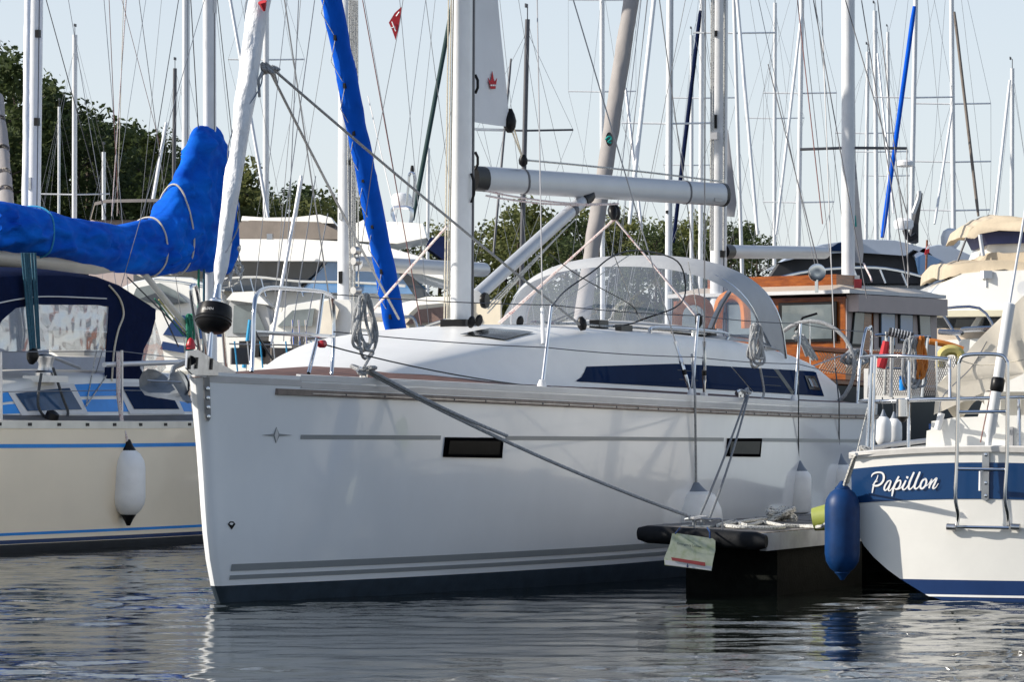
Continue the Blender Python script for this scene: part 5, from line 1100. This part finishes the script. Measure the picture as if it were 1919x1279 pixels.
# ================================================================ MOTOR BOATS
TURN = [0, 0]
def dd(x, d): return d-TURN[0]*((x-TURN[1])*d/F)      # face of a cabin turned about the vertical
def slab(t, name, poly, d, depth, mt, parent=None, scale=1.0, sharp=30, bevel=.03):
    P = [t.at(x, y, dd(x, d)) for x, y in poly]; v = t.I3 @ Vector((0, depth, 0)); c = sum(P, Vector())/len(P)
    e = min(bevel, depth*.3); vn = t.I3 @ Vector((0, 1, 0))
    r = [[c+(p-c)*(1-e*.6) for p in P], [p+vn*e for p in P], [c+(p-c)*scale+v-vn*e for p in P], [c+(p-c)*scale*(1-e)+v for p in P]]
    return t.part(name, MB().loft(r), mt, parent, sharp)
def pipe(t, name, pts, d, r, mt=STEEL, parent=None, n=6):
    return t.part(name, MB().tube(arc([t.at(x, y, dd(x, d)) for x, y in pts], 4), r, n), mt, parent)
def motor_hull(label, name, bowpx, d, L, B, zb, rz, mt=MYW):
    t = Th(name, label, "motorboat", (W(bowpx, 800, d).x, d, 0), rz)
    h = Hull(L, gen_b(L, B, .92), lambda s: zb-.25*s/L, stem=lambda z: -.7*z, zp=lambda s: .15); h.build(t, mt, NAVY, GEL2, nw=12); return t
# big white yacht behind the pulpit
TURN[:] = [.55, 600]
T = motor_hull("large white motor yacht with dark windows and flybridge behind the blue furled headsail", "motor_yacht", 925, 52, 13, 4.2, 1.9, R(172))
hs = slab(T, "superstructure", [(250, 720), (900, 720), (872, 640), (845, 585), (790, 552), (740, 520), (250, 520)], 50.2, 3.2, MYW, bevel=.06)
slab(T, "dark_window", [(250, 489), (608, 491), (590, 515), (552, 546), (250, 545)], 49.9, .4, TINT)
SKYG = mat("sky_reflecting_glazing", (.10, .22, .42), .06, var=.2, scale=1.5, coat=.6)
slab(T, "side_window", [(614, 491), (742, 496), (800, 540), (790, 552), (560, 548)], 49.95, .4, SKYG)
slab(T, "window_arch", [(742, 505), (775, 520), (812, 560), (780, 560), (760, 530)], 49.9, .3, TINT)
slab(T, "roof_brow", [(250, 447), (560, 447), (650, 452), (730, 464), (790, 480), (838, 506), (842, 526), (760, 506), (640, 490), (250, 489)], 49.6, 3.6, MYW, bevel=.08)
fb = slab(T, "flybridge_coaming", [(428, 447), (434, 419), (470, 413), (600, 416), (634, 432), (640, 449)], 50, 2.6, TAUPEC)
slab(T, "seat_cushion", [(452, 414), (454, 405), (500, 408), (555, 407), (600, 402), (622, 408), (628, 419)], 50.2, 1.8, MYW, fb); slab(T, "seat_cushion", [(662, 452), (662, 420), (682, 412), (794, 419), (801, 446), (745, 457)], 50.2, 1.6, MYW, fb)
slab(T, "helm_console", [(798, 462), (806, 446), (832, 442), (850, 470), (836, 490)], 50.1, 1.4, NAVYC, fb)
pipe(T, "radar_arch", [(742, 418), (736, 400), (740, 390), (768, 390), (772, 402), (770, 418)], 50.4, .03); pipe(T, "light_mast", [(762, 388), (766, 345), (768, 326), (776, 326), (778, 345), (774, 388)], 50.4, .02)
T.part("radome", MB().lathe([(.13, -.10), (.15, -.06), (.15, .02), (.12, .07), (.05, .09)], T.at(753, 373, 50.3), (0, 0, 1), 18), WHITEP); T.part("top_light", MB().lathe([(.025, -.06), (.03, 0), (.02, .06)], T.at(773, 318, 50.4), (0, 0, 1), 8), BLACK)
T.part("spotlight", MB().box(T.at(507, 444, 49.5), (.08, .1, .08)), STEEL2)
pipe(T, "deck_rail", [(410, 524), (480, 520), (560, 528), (660, 530), (760, 536)], 49.3, .02); 
for x in (430, 450, 470, 490, 560, 640, 720): pipe(T, "rail_post", [(x, 522 if x < 500 else 528), (x+9, 556)], 49.3, .014)
slab(T, "cabin_below", [(690, 640), (700, 600), (745, 570), (800, 556), (900, 556), (900, 640)], 48.6, 1.2, MYW)
# cream-framed cabin by the main mast
TURN[:] = [.5, 830]
T = motor_hull("cream framed cabin cruiser with brown windows just left of the main mast", "cabin_cruiser", 740, 47, 8, 2.8, 1.3, R(20), mt=OLDWHITE)
CB = mat("brown_tinted_glazing", (.22, .15, .13), .1, var=.2)
hs = slab(T, "cabin", [(740, 650), (752, 600), (785, 572), (900, 562), (940, 562), (940, 650)], 46, 2.2, mat("cream_paint", (.72, .64, .50), .35, var=.05))
slab(T, "window", [(760, 608), (786, 580), (838, 574), (836, 602), (790, 606)], 45.95, .2, CB, hs); slab(T, "window", [(800, 640), (822, 612), (862, 606), (862, 640)], 45.9, .2, CB, hs); slab(T, "window", [(752, 640), (765, 616), (800, 610), (790, 640)], 45.92, .2, SKYG, hs)
pipe(T, "bow_rail", [(748, 598), (770, 594), (780, 606), (786, 640)], 45, .02); pipe(T, "bow_rail", [(788, 625), (800, 612), (850, 596)], 45, .02)
# boats behind the pulpit
TURN[:] = [.4, 480]
T = motor_hull("small white cabin boat with pale canvas hood directly behind the pulpit rails", "cabin_boat", 505, 46, 7, 2.5, 1.2, R(15))
slab(T, "cabin", [(500, 690), (506, 610), (540, 572), (610, 560), (660, 562), (660, 690)], 45, 2, OLDWHITE); slab(T, "canvas_door", [(588, 640), (606, 565), (622, 560), (636, 580), (620, 640)], 44.9, .15, CREAMC)
slab(T, "dark_stripe", [(545, 628), (660, 634), (660, 650), (545, 645)], 44.9, .15, CHAR); pipe(T, "hand_rail", [(575, 650), (580, 640), (650, 640), (655, 655)], 44.6, .018)
slab(T, "side_window", [(520, 612), (548, 582), (590, 578), (586, 612)], 44.9, .15, GLASSG)
for x in (548, 560, 573): pipe(T, "rail_post", [(x, 600), (x+4, 690)], 44.4, .012)
T = motor_hull("white canopied motorboat with clear canvas windows behind the furling drum", "canopy_boat", 395, 47, 6.5, 2.4, 1.2, R(10))
slab(T, "cabin", [(380, 700), (384, 632), (500, 632), (505, 700)], 46, 2, OLDWHITE)
slab(T, "canopy", [(425, 632), (430, 568), (440, 553), (475, 551), (500, 575), (512, 632)], 46, 1.6, GREYC); slab(T, "canopy_window", [(436, 625), (438, 572), (478, 572), (500, 625)], 45.95, .1, GLASSG); slab(T, "canopy_roof", [(424, 562), (436, 548), (478, 546), (505, 572)], 45.8, 2, MYW)
slab(T, "engine_box", [(458, 640), (470, 632), (500, 632), (500, 660), (458, 660)], 45.5, .5, CHAR)
T = motor_hull("sleek white motorboat with grey visor glass between the navy hood and the drum", "sports_cruiser", 215, 49, 8, 2.7, 1.5, R(12))
slab(T, "cabin", [(200, 700), (215, 545), (250, 528), (300, 518), (360, 520), (400, 540), (420, 580), (420, 700)], 48, 2.4, MYW, bevel=.06); slab(T, "visor_window", [(245, 565), (255, 540), (300, 530), (330, 545), (352, 568), (330, 572)], 47.9, .2, GLASSG)
slab(T, "visor_window", [(262, 560), (300, 546), (345, 566), (300, 572)], 47.8, .15, TINT); slab(T, "navy_stripe", [(330, 590), (420, 600), (420, 640), (305, 628)], 47.9, .15, NAVY); slab(T, "navy_stripe", [(305, 640), (345, 648), (345, 662), (300, 655)], 47.85, .15, NAVY)
pipe(T, "deck_rail", [(290, 525), (340, 530), (420, 545)], 47.5, .02); pipe(T, "blue_pole", [(470, 600), (458, 690)], 44, .03, ROPELB)
T = motor_hull("beached grey boat under a taupe cover in front of the left trees", "covered_boat", 175, 95, 8, 2.8, 1.4, R(8), mt=OLDWHITE)
T.part("boat_cover", MB().loft([[T.at(x, y+dy, 94+dz) for x, y in ((170, 415), (178, 385), (200, 380), (330, 378), (345, 385), (350, 415))] for dz, dy in ((0, 0), (.8, -3), (2, -6), (3.2, -3), (4, 0))], closed=False), TAUPEC); slab(T, "cabin", [(165, 560), (170, 412), (350, 412), (350, 560)], 94, 4, TAUPE)
T2 = Th("outboard_boat", "dark open boat with engine and gear low behind the pulpit", "motorboat", (W(520, 800, 44).x, 43.5, 0), R(30))
hh = Hull(5.5, gen_b(5.5, 2.0, .9), lambda s: 1.15-.05*s, zp=lambda s: .1); hh.build(T2, CHAR, DARKANTI, GREYTEAK, nw=10)
for px_, py_, mt_ in ((452, 668, CHAR), (478, 655, BLACK), (520, 668, TAUPEC), (575, 664, CHAR), (612, 655, TAUPEC), (646, 662, BLACK)):
    T2.part("gear_box", MB().box(T2.at(px_, py_, 43), (.24, .3, .2), Matrix.Rotation(px_, 3, 'Z')), mt_)
for k in range(9): T2.wire([T2.at(440+k*24, 640, 42.5), T2.at(446+k*24, 700, 42.5)], .010, STEEL2 if k % 2 else ROPELB, "rail_post")
T2.wire([T2.at(430, 645, 42.5), T2.at(660, 650, 42.5)], .010, STEEL2, "hand_rail")
# blue-white coupe yacht at right
TURN[:] = [0, 0]
T = motor_hull("pale blue grey coupe motor yacht with charcoal window covers behind the motorsailer", "motor_yacht", 1425, 62, 13, 4.2, 2.2, R(8), mt=MYG)
slab(T, "superstructure", [(1420, 700), (1425, 545), (1450, 532), (1780, 532), (1800, 560), (1800, 700)], 60.5, 3, MYG, bevel=.08)
dw = slab(T, "window_cover", [(1434, 531), (1462, 490), (1520, 478), (1600, 473), (1700, 480), (1716, 468), (1742, 532)], 60.2, .6, CHAR)
slab(T, "roof", [(1458, 492), (1490, 472), (1540, 458), (1610, 448), (1680, 450), (1740, 466), (1755, 480), (1716, 468), (1700, 480), (1600, 473), (1520, 478)], 60, 3.2, MYG, bevel=.08); slab(T, "skylight", [(1548, 470), (1572, 455), (1612, 453), (1612, 472)], 59.95, .2, GLASSB)
slab(T, "rear_arch", [(1712, 478), (1730, 464), (1760, 458), (1785, 462), (1830, 482), (1770, 540), (1745, 532)], 60, 3.0, MYG, bevel=.08); slab(T, "quarter_window", [(1716, 484), (1735, 474), (1765, 488), (1742, 515), (1724, 520)], 59.95, .15, SKYG)
pipe(T, "deck_rail", [(1440, 528), (1500, 512), (1580, 503), (1660, 504), (1740, 522)], 59.2, .03)
for x, y in ((1475, 518), (1530, 507), (1600, 503), (1650, 505), (1690, 510)): pipe(T, "rail_post", [(x, y), (x+10, y+26)], 59.2, .018)
slab(T, "radar_arch", [(1706, 452), (1718, 395), (1724, 360), (1730, 362), (1722, 420), (1722, 455)], 60.5, .5, CHAR); T.part("radome", MB().lathe([(.14, -.09), (.17, -.04), (.17, .05), (.10, .10)], T.at(1694, 420, 60.4), (0, 0, 1), 16), WHITEP); pipe(T, "radar_bracket", [(1696, 430), (1704, 448), (1718, 440)], 60.4, .05, BLACK)
pipe(T, "light_mast", [(1712, 400), (1722, 372), (1723, 358)], 60.3, .04, LIGHTRAIL); T.part("satellite_dome", MB().lathe([(.10, -.18), (.165, -.10), (.17, .02), (.13, .12), (.05, .165), (.001, .17)], T.at(1782, 446, 60.8), (0, 0, 1), 18), WHITEP)
pipe(T, "flag_staff", [(1736, 512), (1738, 450)], 59.4, .02, WOODD); slab(T, "ensign", [(1733, 478), (1742, 474), (1743, 458), (1737, 462)], 59.3, .05, RED); slab(T, "ensign_white", [(1736, 468), (1742, 466), (1743, 459), (1738, 462)], 59.25, .03, WHITEP)
# flybridge yacht at right edge
TURN[:] = [.5, 1800]
T = motor_hull("white flybridge motor yacht under beige covers at the right edge", "motor_yacht", 1685, 48, 12, 4.0, 1.9, R(14))
slab(T, "foredeck", [(1680, 740), (1700, 672), (1722, 640), (1830, 634), (2050, 622), (2050, 740)], 46.5, 3.0, MYW, bevel=.06)
ws = slab(T, "windscreen", [(1724, 640), (1745, 592), (2050, 590), (2050, 626)], 46.7, 2.4, TINT); slab(T, "dashboard", [(1726, 640), (1736, 616), (2050, 612), (2050, 628)], 46.65, .3, mat("beige_trim", (.52, .44, .36), .5, var=.1), ws)
for a, b in (((1722, 626), (1738, 584)), ((1822, 620), (1842, 588))): T.part("screen_pillar", MB().tube([T.at(*a, 46.4), T.at(*b, 46.4)], .045, 6), MYW, ws)
slab(T, "flybridge_brow", [(1727, 586), (1738, 562), (1772, 528), (1806, 512), (1850, 507), (2050, 502), (2050, 590), (1750, 594)], 46.2, 3.4, MYW, bevel=.10)
slab(T, "brow_lip", [(1728, 586), (1750, 594), (2050, 592), (2050, 580), (1760, 582)], 46.1, .3, mat("ivory_lip", (.62, .58, .44), .4, var=.06))
def drape(t, name, poly, d, depth, mt, amp=.05):
    P = [t.at(x, y, dd(x, d)) for x, y in poly]; n = len(P)
    rows = []
    for k in range(9):
        a = k/8; rows.append([p+(t.I3 @ Vector((0, depth*a, 0)))+Vector((0, 0, .05*math.sin(math.pi*a)+amp*noise.noise((p.x*4, a*3, p.z*2)))) for p in P])
    m = MB(); m.loft(rows, closed=True); return t.part(name, m, mt, sharp=70)
def dense(poly, n=6):
    out = []
    for (a, b), (c, e) in zip(poly, poly[1:]+poly[:1]):
        for k in range(n): out.append((a+(c-a)*k/n, b+(e-b)*k/n+random.uniform(-1.2, 1.2)))
    return out
drape(T, "bridge_cover", dense([(1768, 522), (1770, 502), (1778, 492), (1860, 489), (2050, 488), (2050, 512), (1850, 508), (1806, 512)]), 46.3, 2.6, BEIGEC); drape(T, "bridge_cover", dense([(1832, 491), (1856, 478), (1890, 474), (2050, 474), (2050, 490)]), 46.5, 2, BEIGEC)
slab(T, "bridge_seat", [(1842, 482), (1852, 458), (1880, 450), (2050, 444), (2050, 476), (1880, 476)], 46.8, 1.6, MYW); slab(T, "bimini_skirt", [(1838, 434), (2050, 432), (2050, 450), (1850, 458)], 46.7, 1.6, mat("dusty_blue_canvas", (.06, .075, .19), .8, var=.1))
drape(T, "bimini", dense([(1811, 446), (1820, 424), (1838, 413), (1870, 408), (2050, 405), (2050, 432), (1838, 434), (1826, 446)]), 46.5, 2.2, BEIGEC)
T.part("searchlight", MB().box(T.at(1849, 515, 46), (.12, .12, .10)).box(T.at(1851, 530, 46.05), (.07, .07, .12)), WHITEP); pipe(T, "bimini_leg", [(1812, 445), (1795, 490)], 46.3, .016, DWIRE); pipe(T, "bimini_leg", [(1837, 440), (1843, 480)], 46.4, .03, ALU2)
pipe(T, "bow_rail", [(1720, 570), (1750, 568), (1790, 625), (1800, 640)], 45, .018); pipe(T, "bow_rail", [(1755, 580), (1836, 578), (1870, 630)], 45, .018); pipe(T, "anchor_davit", [(1760, 622), (1800, 624), (1810, 618), (1882, 616)], 44.6, .035)
# wooden motorsailer
TURN[:] = [0, 0]
E = Th("motorsailer", "varnished mahogany wheelhouse motorsailer with chrome searchlight behind the helm", "motorsailer", (W(1585, 690, 39).x, 39, 0), 0)
fx = Vector((-.80, .60, 0)); sx = Vector((.62, .785, 0)); c0 = Vector((0, 0, 0))
hz = lambda y: zz(y, 39)
def face(o, u, l0, l1, z0, z1, lean=0): return [o+u*l0+Vector((0, 0, z0)), o+u*l1+Vector((0, 0, z0)), o+u*l1+Vector((0, 0, z1)), o+u*l0+Vector((0, 0, z1))]
LF, LS = 2.3, 1.9; zr, zb_ = hz(556), hz(720)
walls = E.part("wheelhouse", MB().prism([c0+Vector((0, 0, zb_)), fx*LF+Vector((0, 0, zb_)), fx*LF+sx*LS+Vector((0, 0, zb_)), sx*LS+Vector((0, 0, zb_))], (0, 0, zr-zb_)), WOOD)
nf = Vector((-.60, -.80, 0)); ns = Vector((.785, -.62, 0))
def pane(u, nv, l0, l1, y0, y1, mt=GLASSG, frame=BLACK, skew=0):
    P = face(nv*.012, u, l0, l1, hz(y1), hz(y0)); P[3] = P[3]+u*skew; P[2] = P[2]+u*skew*.6
    f = E.part("window", MB().prism(P, nv*.02), frame, walls); c = sum(P, Vector())/4
    E.part("pane", MB().prism([c+(p-c)*.86+nv*.022 for p in P], nv*.006), mt, f)
pane(fx, nf, .10, .86, 565, 640); pane(fx, nf, 1.12, 1.55, 562, 628); pane(fx, nf, 1.7, 2.2, 560, 622)
E.part("corner_board", MB().prism(face(ns*.004, sx, 0, .30, hz(690), hz(560)), ns*.012), TAUPE, walls); E.part("side_board", MB().prism(face(ns*.006, sx, .56, 1.9, hz(690), hz(560)), ns*.012), TAUPE, walls)
pane(sx, ns, .06, .30, 572, 650, skew=.08); pane(sx, ns, .66, .98, 570, 650, mt=SKYG); pane(sx, ns, 1.06, 1.36, 570, 640, mt=SKYG); pane(sx, ns, 1.5, 1.75, 572, 632, skew=-.04)
ov = .14; RP = [-nf*0+(nf+ns)*ov, fx*(LF)+nf*ov, fx*LF+sx*LS, sx*LS+ns*ov]
rf = E.part("roof_edge", MB().prism([p+Vector((0, 0, zr+.03)) for p in RP], (0, 0, .04)), LIGHTRAIL); RP2 = [(nf+ns)*.12+nf*0, fx*.35+nf*.10, fx*.35+sx*LS, sx*LS+ns*.16]
E.part("roof_fascia", MB().prism([p+Vector((0, 0, zr-.17)) for p in [ns*.16+sx*.02, ns*.16+sx*LS, sx*LS, sx*.02]], (0, 0, .19)), TAUPE); E.part("roof_top", MB().prism([p+Vector((0, 0, zr+.072)) for p in [(nf+ns)*.08, fx*LF+nf*.08, fx*LF+sx*LS, sx*LS+ns*.08]], (0, 0, .07), .8), mat("beige_roof", (.55, .47, .38), .5, var=.06))
E.part("wood_coaming", MB().prism([p+Vector((0, 0, zr+.075)) for p in [fx*.18-nf*.1, fx*1.9-nf*.1, fx*1.9-nf*.5, fx*.18-nf*.5]], (0, 0, .18)), WOOD)
sl_ = E.at(1531, 511, 38.4); lampo = E.part("searchlight", MB().lathe([(.04, .09), (.085, .05), (.098, 0), (.098, -.02), (.085, -.025), (.03, -.02)], sl_, (-.25, .95, .1), 20), STEEL); E.part("lamp_post", MB().tube([sl_-Vector((0, 0, .08)), sl_-Vector((0, 0, .22))], .02, 8), STEEL, lampo)
mb1 = E.at(1590, 522, 39.6); em = E.part("mast", MB().tube([mb1-Vector((0, 0, .1)), mb1+Vector((.0, 0, 10))], .075, 14), ALU); E.part("mast_step", MB().box(mb1-Vector((.0, .0, .03)), (.24, .2, .12)), STEEL2, em)
E.part("port_light", MB().box(E.at(1608, 532, 39), (.08, .08, .1)), REDP); E.part("spreader", MB().tube([E.at(1500, 280, 39.7), E.at(1590, 277, 39.6), E.at(1700, 278, 39.6)], .016, 6), DWIRE, em)
E.part("furled_mizzen", MB().prism([E.at(x, y, 39.75) for x, y in ((1601, -20), (1604, 300), (1619, 470), (1617, 494), (1602, 492))], (0, .02, 0)), mat('grey_mizzen_cloth', (.34, .35, .38), .8, var=.06)); E.part("sail_print", MB().tube([E.at(1601, 404, 39.7), E.at(1603, 425, 39.7)], .02, 5), GREEN)
for a, b, m_1 in (((1495, 0), (1542, 420), ROPER), ((1525, 0), (1625, 560), DWIRE), ((1615, 0), (1700, 530), DWIRE), ((1700, 280), (1702, 540), DWIRE), ((1585, 0), (1700, 400), DWIRE), ((1440, 120), (1540, 520), DWIRE), ((1540, 0), (1566, 700), WIRE), ((1645, 0), (1705, 520), DWIRE)): E.wire([E.at(*a, 39), E.at(*b, 38.4)], .006, m_1, "stay", n=4)
E.part("mizzen_tackle", MB().tube([E.at(1619, 494, 39.6), E.at(1632, 520, 39.3), E.at(1634, 528, 39.2)], .012, 5), ROPEP)
E.wire([E.at(1532, 588, 38.2), E.at(1505, 596, 38.2), E.at(1490, 622, 38.2)], .014, BLACK, "wiper"); E.part("helm_seat", MB().box(fx*.5+sx*.8+Vector((0, 0, hz(650))), (.4, .4, .5)), NAVYC)
hullE = Hull(9.5, gen_b(9.5, 3.2, .8), lambda s: 1.75-.05*s, zp=lambda s: .15)
t2 = E; 
class _T: pass
sub = MB(); bo = Vector((-1.6, -1.0, 0)); ax = (fx+sx*.0); adir = Vector((.62, .785, 0)); sdr = Vector((.785, -.62, 0))
rows = []
for w_i in range(15):
    s = 9.5*(w_i/14)**1.5; zc = 1.72-.03*s; hbv = gen_b(9.5, 3.0, .8)(s); ctr = fx*1.15+adir*(s-3.8)
    rows.append([ctr+sdr*(hbv*q)+Vector((0, 0, z)) for q, z in ((-1, zc), (-.92, .5), (-.5, -.3), (.5, -.3), (.92, .5), (1, zc))])
sub.loft(rows); E.part("hull", sub, mat("dark_green_black_hull", (.018, .024, .03), .3, var=.2))
br = E.part("bulwark_rail", MB().tube([r[5] for r in rows], .035, 6), WOODD); E.part("bulwark_rail", MB().tube([r[0] for r in rows], .035, 6), WOODD)
NET = mat("brown_net_cord", (.45, .36, .27), .8, var=.2)
nm = MB()
for k in range(34):
    x = 1530+k*5.0
    nm.tube([E.at(x, 656, 36.6), E.at(x+28, 700, 36.6)], .005, 3); nm.tube([E.at(x+28, 656, 36.6), E.at(x, 700, 36.6)], .005, 3)
nt = E.part("safety_net", nm, NET); nt["kind"] = "stuff"
pipe(E, "net_rail", [(1520, 654), (1600, 660), (1660, 665), (1730, 668)], 36.6, .03, WOODD)
# helm-side clutter on the white yacht's pushpit
PP = [("stern_post", [(1662, 622), (1658, 740)], STEEL, .016), ("stern_post", [(1672, 620), (1670, 745)], STEEL2, .02), ("stern_post", [(1740, 630), (1728, 745)], STEEL, .014), ("stern_post", [(1755, 640), (1756, 745)], STEEL, .010), ("stern_rail", [(1640, 629), (1660, 628), (1745, 632)], STEEL, .014), ("stern_rail", [(1660, 690), (1740, 694)], STEEL, .008)]
for nm_, pts, mt_, r in PP: Y.part(nm_, MB().tube(arc([Y.at(x, y, 31.9) for x, y in pts], 4), r, 8), mt_)
cush = Y.part("rail_padding", MB().tube([Y.at(x, y, 31.7) for x, y in ((1666, 622), (1690, 627), (1712, 632))], .038, 8), CHAR)
for k in range(7): Y.part("padding_band", MB().tube([Y.at(1671+k*5.5, 623+k*1.2, 31.7), Y.at(1673+k*5.5, 623.5+k*1.2, 31.7)], .042, 8), LIGHTRAIL, cush)
Y.part("rope_hank", MB().tube(loop_coil(Y.at(1712, 632, 31.6), .45, .16, 9, .09, sidev, seed=24), .012, 5), ROPEG); Y.part("rope_hank", MB().tube(loop_coil(Y.at(1728, 632, 31.6), .36, .08, 4, .03, sidev, seed=25), .014, 5), ORANGE)
Y.part("rolled_flag", MB().tube([Y.at(1661, 640, 31.6), Y.at(1656, 670, 31.6), Y.at(1650, 690, 31.6)], [.03, .045, .05], 8), RED); Y.part("orange_pole", MB().tube(arc([Y.at(x, y, 32.4) for x, y in ((1742, 640), (1775, 646), (1805, 656))], 4), .03, 8), ORANGE)
Y.part("horseshoe_buoy", MB().tube(arc([Y.at(x, y, 32.2) for x, y in ((1762, 690), (1766, 665), (1780, 656), (1798, 662), (1802, 690))], 4), .05, 8), YELLOW); Y.part("blue_bottle", MB().tube([Y.at(1692, 705, 31.6), Y.at(1692, 732, 31.6)], .03, 10), BLUEP)
Y.part("stern_locker", MB().box(Y.at(1672, 722, 32.4), (.3, .45, .30)), GEL2)
nm = MB()
for k in range(40):
    x = 1630+k*4.0; nm.tube([Y.at(x, 668, 32.1), Y.at(x+30, 742, 32.1)], .004, 3); nm.tube([Y.at(x+30, 668, 32.1), Y.at(x, 742, 32.1)], .004, 3)
nt = Y.part("rail_netting", nm, mat("grey_net_cord", (.30, .28, .27), .8, var=.2)); nt["kind"] = "stuff"
# ================================================================ TREES
def leafmat(name, c1, c2):
    m = mat(name, c1, .65, col2=c2, scale=.8, thr=(.3, .72), spec=.2); t = m.node_tree; b = t.nodes["Principled BSDF"]; out = t.nodes["Material Output"]
    tr = t.nodes.new("ShaderNodeBsdfTranslucent"); mx = t.nodes.new("ShaderNodeMixShader"); mx.inputs[0].default_value = .38
    for l in list(t.links):
        if l.to_node == b and l.to_socket.name == "Base Color": t.links.new(l.from_socket, tr.inputs[0])
    t.links.new(b.outputs[0], mx.inputs[1]); t.links.new(tr.outputs[0], mx.inputs[2]); t.links.new(mx.outputs[0], out.inputs[0]); return m
LEAF = leafmat("leaf_green", (.040, .062, .024), (.10, .125, .045)); LEAF2 = leafmat("leaf_olive", (.085, .11, .035), (.20, .20, .07)); BARK = mat("bark", (.06, .045, .035), .9, var=.3)
def tree_proto(seed, Ht, Rr, conic, leafm):
    rg = random.Random(seed); t = Th("tree", "x", "tree", (0, 0, 0)); tr = MB(); tr.tube([(0, 0, -.5), (.1, 0, Ht*.3), (0, .1, Ht*.65), (.05, 0, Ht*.92)], [.28, .22, .12, .03], 8)
    lf = MB(); V, Fc = [], []
    for i in range(46):
        h = Ht*rg.uniform(.16, .98); f = (h/Ht); rad = Rr*((1-f)**.6*1.15 if conic else math.sin(math.pi*min(1, .10+f*.88))**.6)*rg.uniform(.35, 1)+.15
        a = rg.uniform(0, 6.28); c = Vector((rad*math.cos(a), rad*math.sin(a), h)); tr.tube([(0, 0, max(.3, h-rad*.5)), c], [.05, .015], 4)
        cr = rg.uniform(.55, 1.15)*Rr*.36
        for k in range(125):
            d_ = Vector((rg.gauss(0, 1), rg.gauss(0, 1), rg.gauss(0, .75))); d_ = d_*(cr*rg.random()**.4/max(.3, d_.length)); p = c+d_; s = rg.uniform(.07, .20)
            u = Vector((rg.gauss(0, 1), rg.gauss(0, 1), rg.gauss(0, 1))).normalized(); w = u.orthogonal().normalized(); o = len(V)
            V += [p+u*s, p+w*s*.6, p-u*s, p-w*s*.6]; Fc.append((o, o+1, o+2, o+3))
    lf.v = [tuple(v) for v in V]; lf.f = Fc
    t.part("trunk", tr, BARK); o = lf.build("crown", leafm, t.o, recalc=False); return t.o
PR = [tree_proto(1, 16, 3.4, False, LEAF), tree_proto(2, 15, 2.6, True, LEAF), tree_proto(3, 14, 3.2, False, LEAF2), tree_proto(4, 13, 2.4, True, LEAF2)]
used = set()
def plant(k, px, topy, d, label, group):
    src = PR[k]; Ht = (16, 15, 14, 13)[k]; hgt = zz(topy, d)-1.2; s = hgt/Ht
    if k not in used: o = src; used.add(k)
    else:
        o = src.copy(); COL.objects.link(o)
        for ch in src.children: c = ch.copy(); COL.objects.link(c); c.parent = o
    o.location = (W(px, 0, d).x, d, 1.1); o.scale = (s*random.uniform(.9, 1.2), s*random.uniform(.9, 1.2), s); o.rotation_euler = (0, 0, random.uniform(0, 6.28)); tag(o, label, "tree", group); return o
GL = "dark green tree in the tall wood behind the blue sail cover"; random.seed(4)
for px, ty, k in ((-60, 60, 0), (-5, 90, 1), (28, 118, 0), (60, 175, 1), (105, 150, 1), (85, 200, 0), (135, 178, 0), (165, 208, 1), (195, 205, 0), (225, 250, 0), (262, 228, 1), (285, 262, 0), (310, 232, 1), (330, 285, 0), (150, 240, 0), (50, 220, 0), (240, 280, 0), (20, 190, 0), (355, 300, 1), (300, 290, 0)):
    plant(k, px, ty, 185+random.uniform(-6, 14), GL, "trees of the left wood")
for px, ty, k in ((470, 330, 2), (455, 300, 3), (520, 345, 0), (548, 332, 1), (585, 368, 2), (610, 352, 2), (640, 365, 0), (665, 352, 2), (690, 380, 2), (500, 380, 0), (560, 385, 0), (630, 390, 0)):
    plant(k, px, ty, 195+random.uniform(-6, 10), "mid green tree beyond the white motor yacht, left of the blue headsail", "trees left of centre")
for px, ty, k in ((790, 405, 2), (825, 408, 2), (905, 405, 2), (945, 398, 3), (970, 370, 2), (1000, 362, 3), (1030, 375, 2), (1060, 385, 0), (1095, 370, 2), (1125, 392, 2), (1160, 380, 3), (1195, 395, 2), (1230, 402, 0), (1270, 398, 2), (1300, 388, 3), (1330, 405, 2), (1370, 395, 0), (1395, 405, 1), (1420, 425, 0), (1080, 425, 0), (1240, 430, 0)):
    plant(k, px, ty+10, 205+random.uniform(-8, 10), "olive green tree on the far shore seen below the boom", "trees below the boom")
